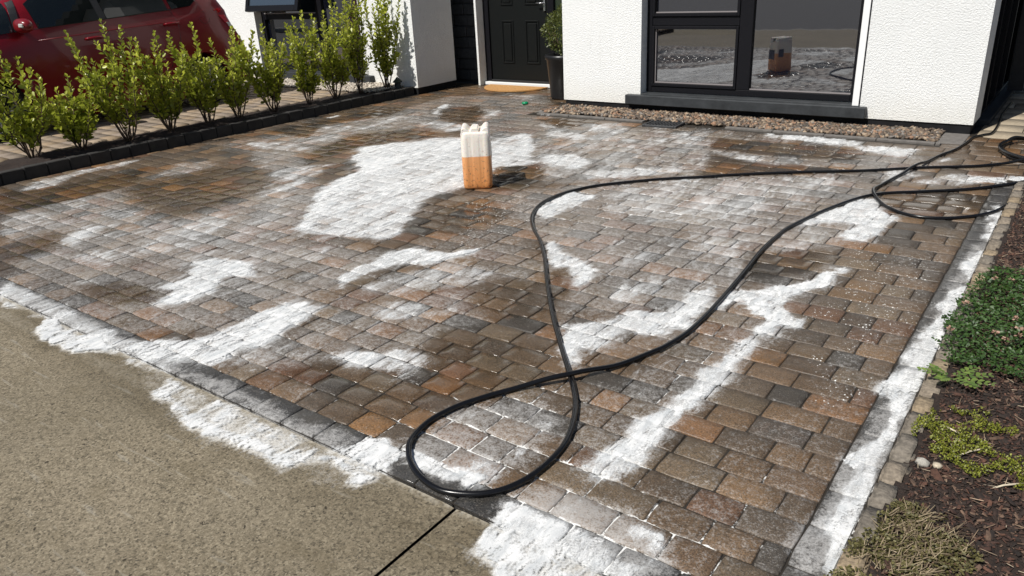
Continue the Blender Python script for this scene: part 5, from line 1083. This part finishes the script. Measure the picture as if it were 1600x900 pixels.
# shrub standing just outside the left edge of the view casts its shade on the paving
# ------------------------------------------------------------------ parked car
def build_car():
    X0 = -9.02; GZ = .10; YB = 3.1
    root = empty('parked_car', (X0-.78, YB+1.3, GZ)); tag(root, 'dark red small hatchback parked on the neighbouring drive behind the shrubs', 'car')
    inv = (-(X0-.78), -(YB+1.3), -GZ)
    def P(o): o.parent = root; o.location = inv; return o
    zs = [.22, .30, .42, .58, .75, .90, 1.02, 1.12, 1.20, 1.34, 1.48, 1.58, 1.64, 1.665]
    ur = [3.20, 3.34, 3.42, 3.43, 3.40, 3.33, 3.26, 3.22, 3.18, 3.10, 3.01, 2.90, 2.72, 2.3]
    uf = [-.50, -.58, -.60, -.60, -.57, -.50, -.36, -.16, .0, .28, .54, .76, 1.05, 1.5]
    hw = [.77, .80, .82, .832, .84, .835, .82, .80, .775, .725, .67, .60, .48, .25]
    ins = lambda z: .84-np.interp(z, zs, hw)
    def side_x(z): return X0-ins(z)
    n = 144; ex = 5.5; V = []
    for z, a, b_, wd in zip(zs, uf, ur, hw):
        for k in range(n):
            t = 2*PI*k/n; e = ex if z < 1.2 else 6.5
            c = math.copysign(abs(math.cos(t))**(2/e), math.cos(t)); s_ = math.copysign(abs(math.sin(t))**(2/e), math.sin(t))
            V.append((X0-.84+c*wd, YB+(a+b_)/2+s_*(b_-a)/2, z))
    bm = bmesh.new(); vv = [bm.verts.new(v) for v in V]
    for i in range(len(zs)-1):
        for k in range(n): bm.faces.new((vv[i*n+k], vv[i*n+(k+1) % n], vv[(i+1)*n+(k+1) % n], vv[(i+1)*n+k])).smooth = True
    bm.faces.new(vv[:n][::-1]); bm.faces.new(vv[-n:]); bmesh.ops.recalc_face_normals(bm, faces=bm.faces[:])
    me = bpy.data.meshes.new('car_body'); bm.to_mesh(me); bm.free(); body = link('car_body', me, M_red, None)
    WY = (YB+.13, YB+2.57); WZ = GZ+.285
    cut = MB()
    for wy in WY: cut.tube([(X0+.3, wy, WZ), (X0-1.98, wy, WZ)], .355, 32)
    co = cut.build('wheel_cutter', None)
    md = body.modifiers.new('b', 'BOOLEAN'); md.operation = 'DIFFERENCE'; md.object = co; md.solver = 'EXACT'
    dg = bpy.context.evaluated_depsgraph_get(); dg.update()
    me2 = bpy.data.meshes.new_from_object(body.evaluated_get(dg)); body.modifiers.clear(); body.data = me2
    bpy.data.objects.remove(co)
    if not me2.materials: me2.materials.append(M_red)
    P(body)
    m = MB(); m.box(X0-1.60, X0-.12, YB-.35, YB+3.05, .26, .60); P(m.build('underbody', M_blackp))
    for wy in WY:
        for xs in (X0-.10, X0-1.58):
            w_ = empty('wheel'); w_.parent = root; w_.location = (xs-(X0-.78), wy-(YB+1.3), WZ-GZ)
            sg = 1 if xs > X0-.5 else -1
            m = MB(); prof = [(.20, -.09), (.262, -.095), (.283, -.07), (.287, 0), (.283, .07), (.262, .095), (.20, .09)]
            rings = []
            for k in range(36):
                t = 2*PI*k/36; rings.append([m.bm.verts.new((xx, r_*math.cos(t), r_*math.sin(t))) for r_, xx in prof])
            for k in range(36):
                for j in range(len(prof)-1): m.bm.faces.new((rings[k][j], rings[k][j+1], rings[(k+1) % 36][j+1], rings[(k+1) % 36][j])).smooth = True
            m.build('tyre', M_tyre, w_)
            m = MB()
            m.tube([(sg*.085, 0, 0), (sg*.055, 0, 0)], .045, 16); 
            for k in range(7):
                t = 2*PI*k/7+.2
                for dt in (-.11, .11): m.tube([(sg*.075, .03*math.cos(t), .03*math.sin(t)), (sg*.06, .195*math.cos(t+dt), .195*math.sin(t+dt))], [.013, .010], 6)
            rr = []
            for k in range(36):
                t = 2*PI*k/36; rr.append([m.bm.verts.new((sg*xx, r_*math.cos(t), r_*math.sin(t))) for r_, xx in ((.19, .05), (.205, .09), (.19, -.06))])
            for k in range(36):
                for j in range(2): m.bm.faces.new((rr[k][j], rr[k][j+1], rr[(k+1) % 36][j+1], rr[(k+1) % 36][j])).smooth = True
            m.build('rim', M_rim, w_)
            m = MB(); m.tube([(sg*.0, 0, 0), (-sg*.02, 0, 0)], .188, 24); m.build('brake_back', M_blackp, w_)
    def panel(name, poly, off, mat, par=None, both=True):
        """poly in (u,z) laid over the car side, 'off' proud of it"""
        m = MB(); res = []
        bm_ = bmesh.new(); q = np.array(poly)
        vs = [bm_.verts.new((0, u, z)) for u, z in poly]; bm_.faces.new(vs)
        bmesh.ops.triangulate(bm_, faces=bm_.faces[:])
        bmesh.ops.subdivide_edges(bm_, edges=bm_.edges[:], cuts=5, use_grid_fill=True)
        ext = bmesh.ops.extrude_face_region(bm_, geom=bm_.faces[:])
        ev = {v for v in ext['geom'] if isinstance(v, bmesh.types.BMVert)}
        for v in bm_.verts:
            z = v.co.z; u = v.co.y
            a = np.interp(z, zs, uf); b_ = np.interp(z, zs, ur); cc = (a+b_)/2; hh = (b_-a)/2
            tt = min(1, abs((u-cc)/hh)); e = 5.5 if z < 1.2 else 6.5
            xx = X0-.84+np.interp(z, zs, hw)*(1-tt**e)**(1/e)
            v.co = Vector((xx+(off if v in ev else -.012), YB+u, z))
        m.add(bm_); o = m.build(name, mat)
        if par is None: P(o)
        else: o.parent = par
        return o
    panel('quarter_window', [(.05, 1.12), (.48, 1.155), (.53, 1.44), (.44, 1.42), (.2, 1.25)], .014, M_carglass)
    front = panel('door_window', [(.74, 1.175), (1.40, 1.215), (1.36, 1.55), (.90, 1.55), (.70, 1.42)], .014, M_carglass)
    panel('rear_door_window', [(1.49, 1.22), (2.25, 1.262), (2.20, 1.53), (1.45, 1.55)], .014, M_carglass)
    panel('rear_quarter_window', [(2.30, 1.265), (2.56, 1.285), (2.66, 1.35), (2.58, 1.48), (2.25, 1.52)], .014, M_carglass)
    panel('pillar_trim', [(1.405, 1.215), (1.485, 1.22), (1.445, 1.55), (1.365, 1.55)], .012, M_blackp)
    panel('pillar_trim', [(.49, 1.16), (.56, 1.165), (.64, 1.52), (.57, 1.50)], .012, M_blackp)
    panel('tail_light', [(2.88, 1.22), (3.0, 1.24), (3.13, 1.10), (3.16, .96), (3.02, 1.06)], .010, M_tail)
    panel('reversing_light', [(3.04, 1.065), (3.135, 1.05), (3.15, .985), (3.09, .99)], .013, M_lens)
    # shut lines, belt moulding, fuel flap as thin dark seams
    def seam(name, pts, r=.003, mat=None, closed=False):
        m = MB(); P3 = []
        for u, z in pts:
            a = np.interp(z, zs, uf); b_ = np.interp(z, zs, ur); cc = (a+b_)/2; hh = (b_-a)/2; tt = min(1, abs((u-cc)/hh)); e = 5.5 if z < 1.2 else 6.5
            P3.append((X0-.84+np.interp(z, zs, hw)*(1-tt**e)**(1/e), YB+u, z))
        m.tube(P3, r, 6); return P(m.build(name, mat or M_blackp))
    seam('door_gap', [(1.42, 1.205), (1.46, 1.1), (1.48, .9), (1.46, .6), (1.44, .38)], .0035)
    seam('door_gap', [(2.28, 1.255), (2.33, 1.1), (2.30, .9), (2.16, .72), (2.12, .62)], .0035)
    seam('door_gap', [(.42, 1.14), (.46, .9), (.47, .6), (.47, .38)], .0035)
    seam('belt_trim', [(.50, 1.155), (1.0, 1.19), (1.6, 1.222), (2.3, 1.26)], .006)
    seam('side_crease', [(.7, 1.055), (1.4, 1.09), (2.1, 1.12), (2.7, 1.14)], .005, M_red)
    seam('fuel_flap', [(2.71+.075*math.cos(t*PI/10), 1.14+.07*math.sin(t*PI/10)) for t in range(21)], .002)
    for (u, z) in ((1.28, 1.03), (2.24, 1.105)):
        xx = side_x(z)
        m = MB(); m.tube([(xx+.005, YB+u-.10, z-.004), (xx+.034, YB+u-.08, z), (xx+.040, YB+u, z+.004), (xx+.034, YB+u+.08, z+.004), (xx+.005, YB+u+.10, z)], [.012, .014, .015, .014, .012], 10)
        P(m.build('door_handle', M_red))
    # mirror
    mr = empty('wing_mirror'); P(mr)
    m = MB(); b = bmesh.new(); bmesh.ops.create_uvsphere(b, u_segments=20, v_segments=14, radius=1.0)
    for v in b.verts:
        x_, y_, z_ = v.co; x_, y_, z_ = [math.copysign(abs(c)**.8, c) for c in (x_, y_, z_)]
        v.co = Vector((X0+.09+x_*.125, YB+.55+y_*.075*(1-.2*x_), 1.215+z_*.072*(1-.15*x_)))
    for f in b.faces: f.smooth = True
    m.add(b); m.build('mirror_shell', M_redb, mr)
    m = MB(); m.tube([(X0-.10, YB+.60, 1.15), (X0+.02, YB+.57, 1.17)], .028, 8); m.build('mirror_arm', M_blackp, mr)
    m = MB(); m.box(X0+.13, X0+.205, YB+.475, YB+.50, 1.20, 1.24, .008); m.build('indicator', M_lens, mr)
    m = MB(); m.box(X0-1.45, X0-.2, YB+3.2, YB+3.305, .34, .50, .02); P(m.build('bumper_insert', M_blackp))
    return root
build_car()
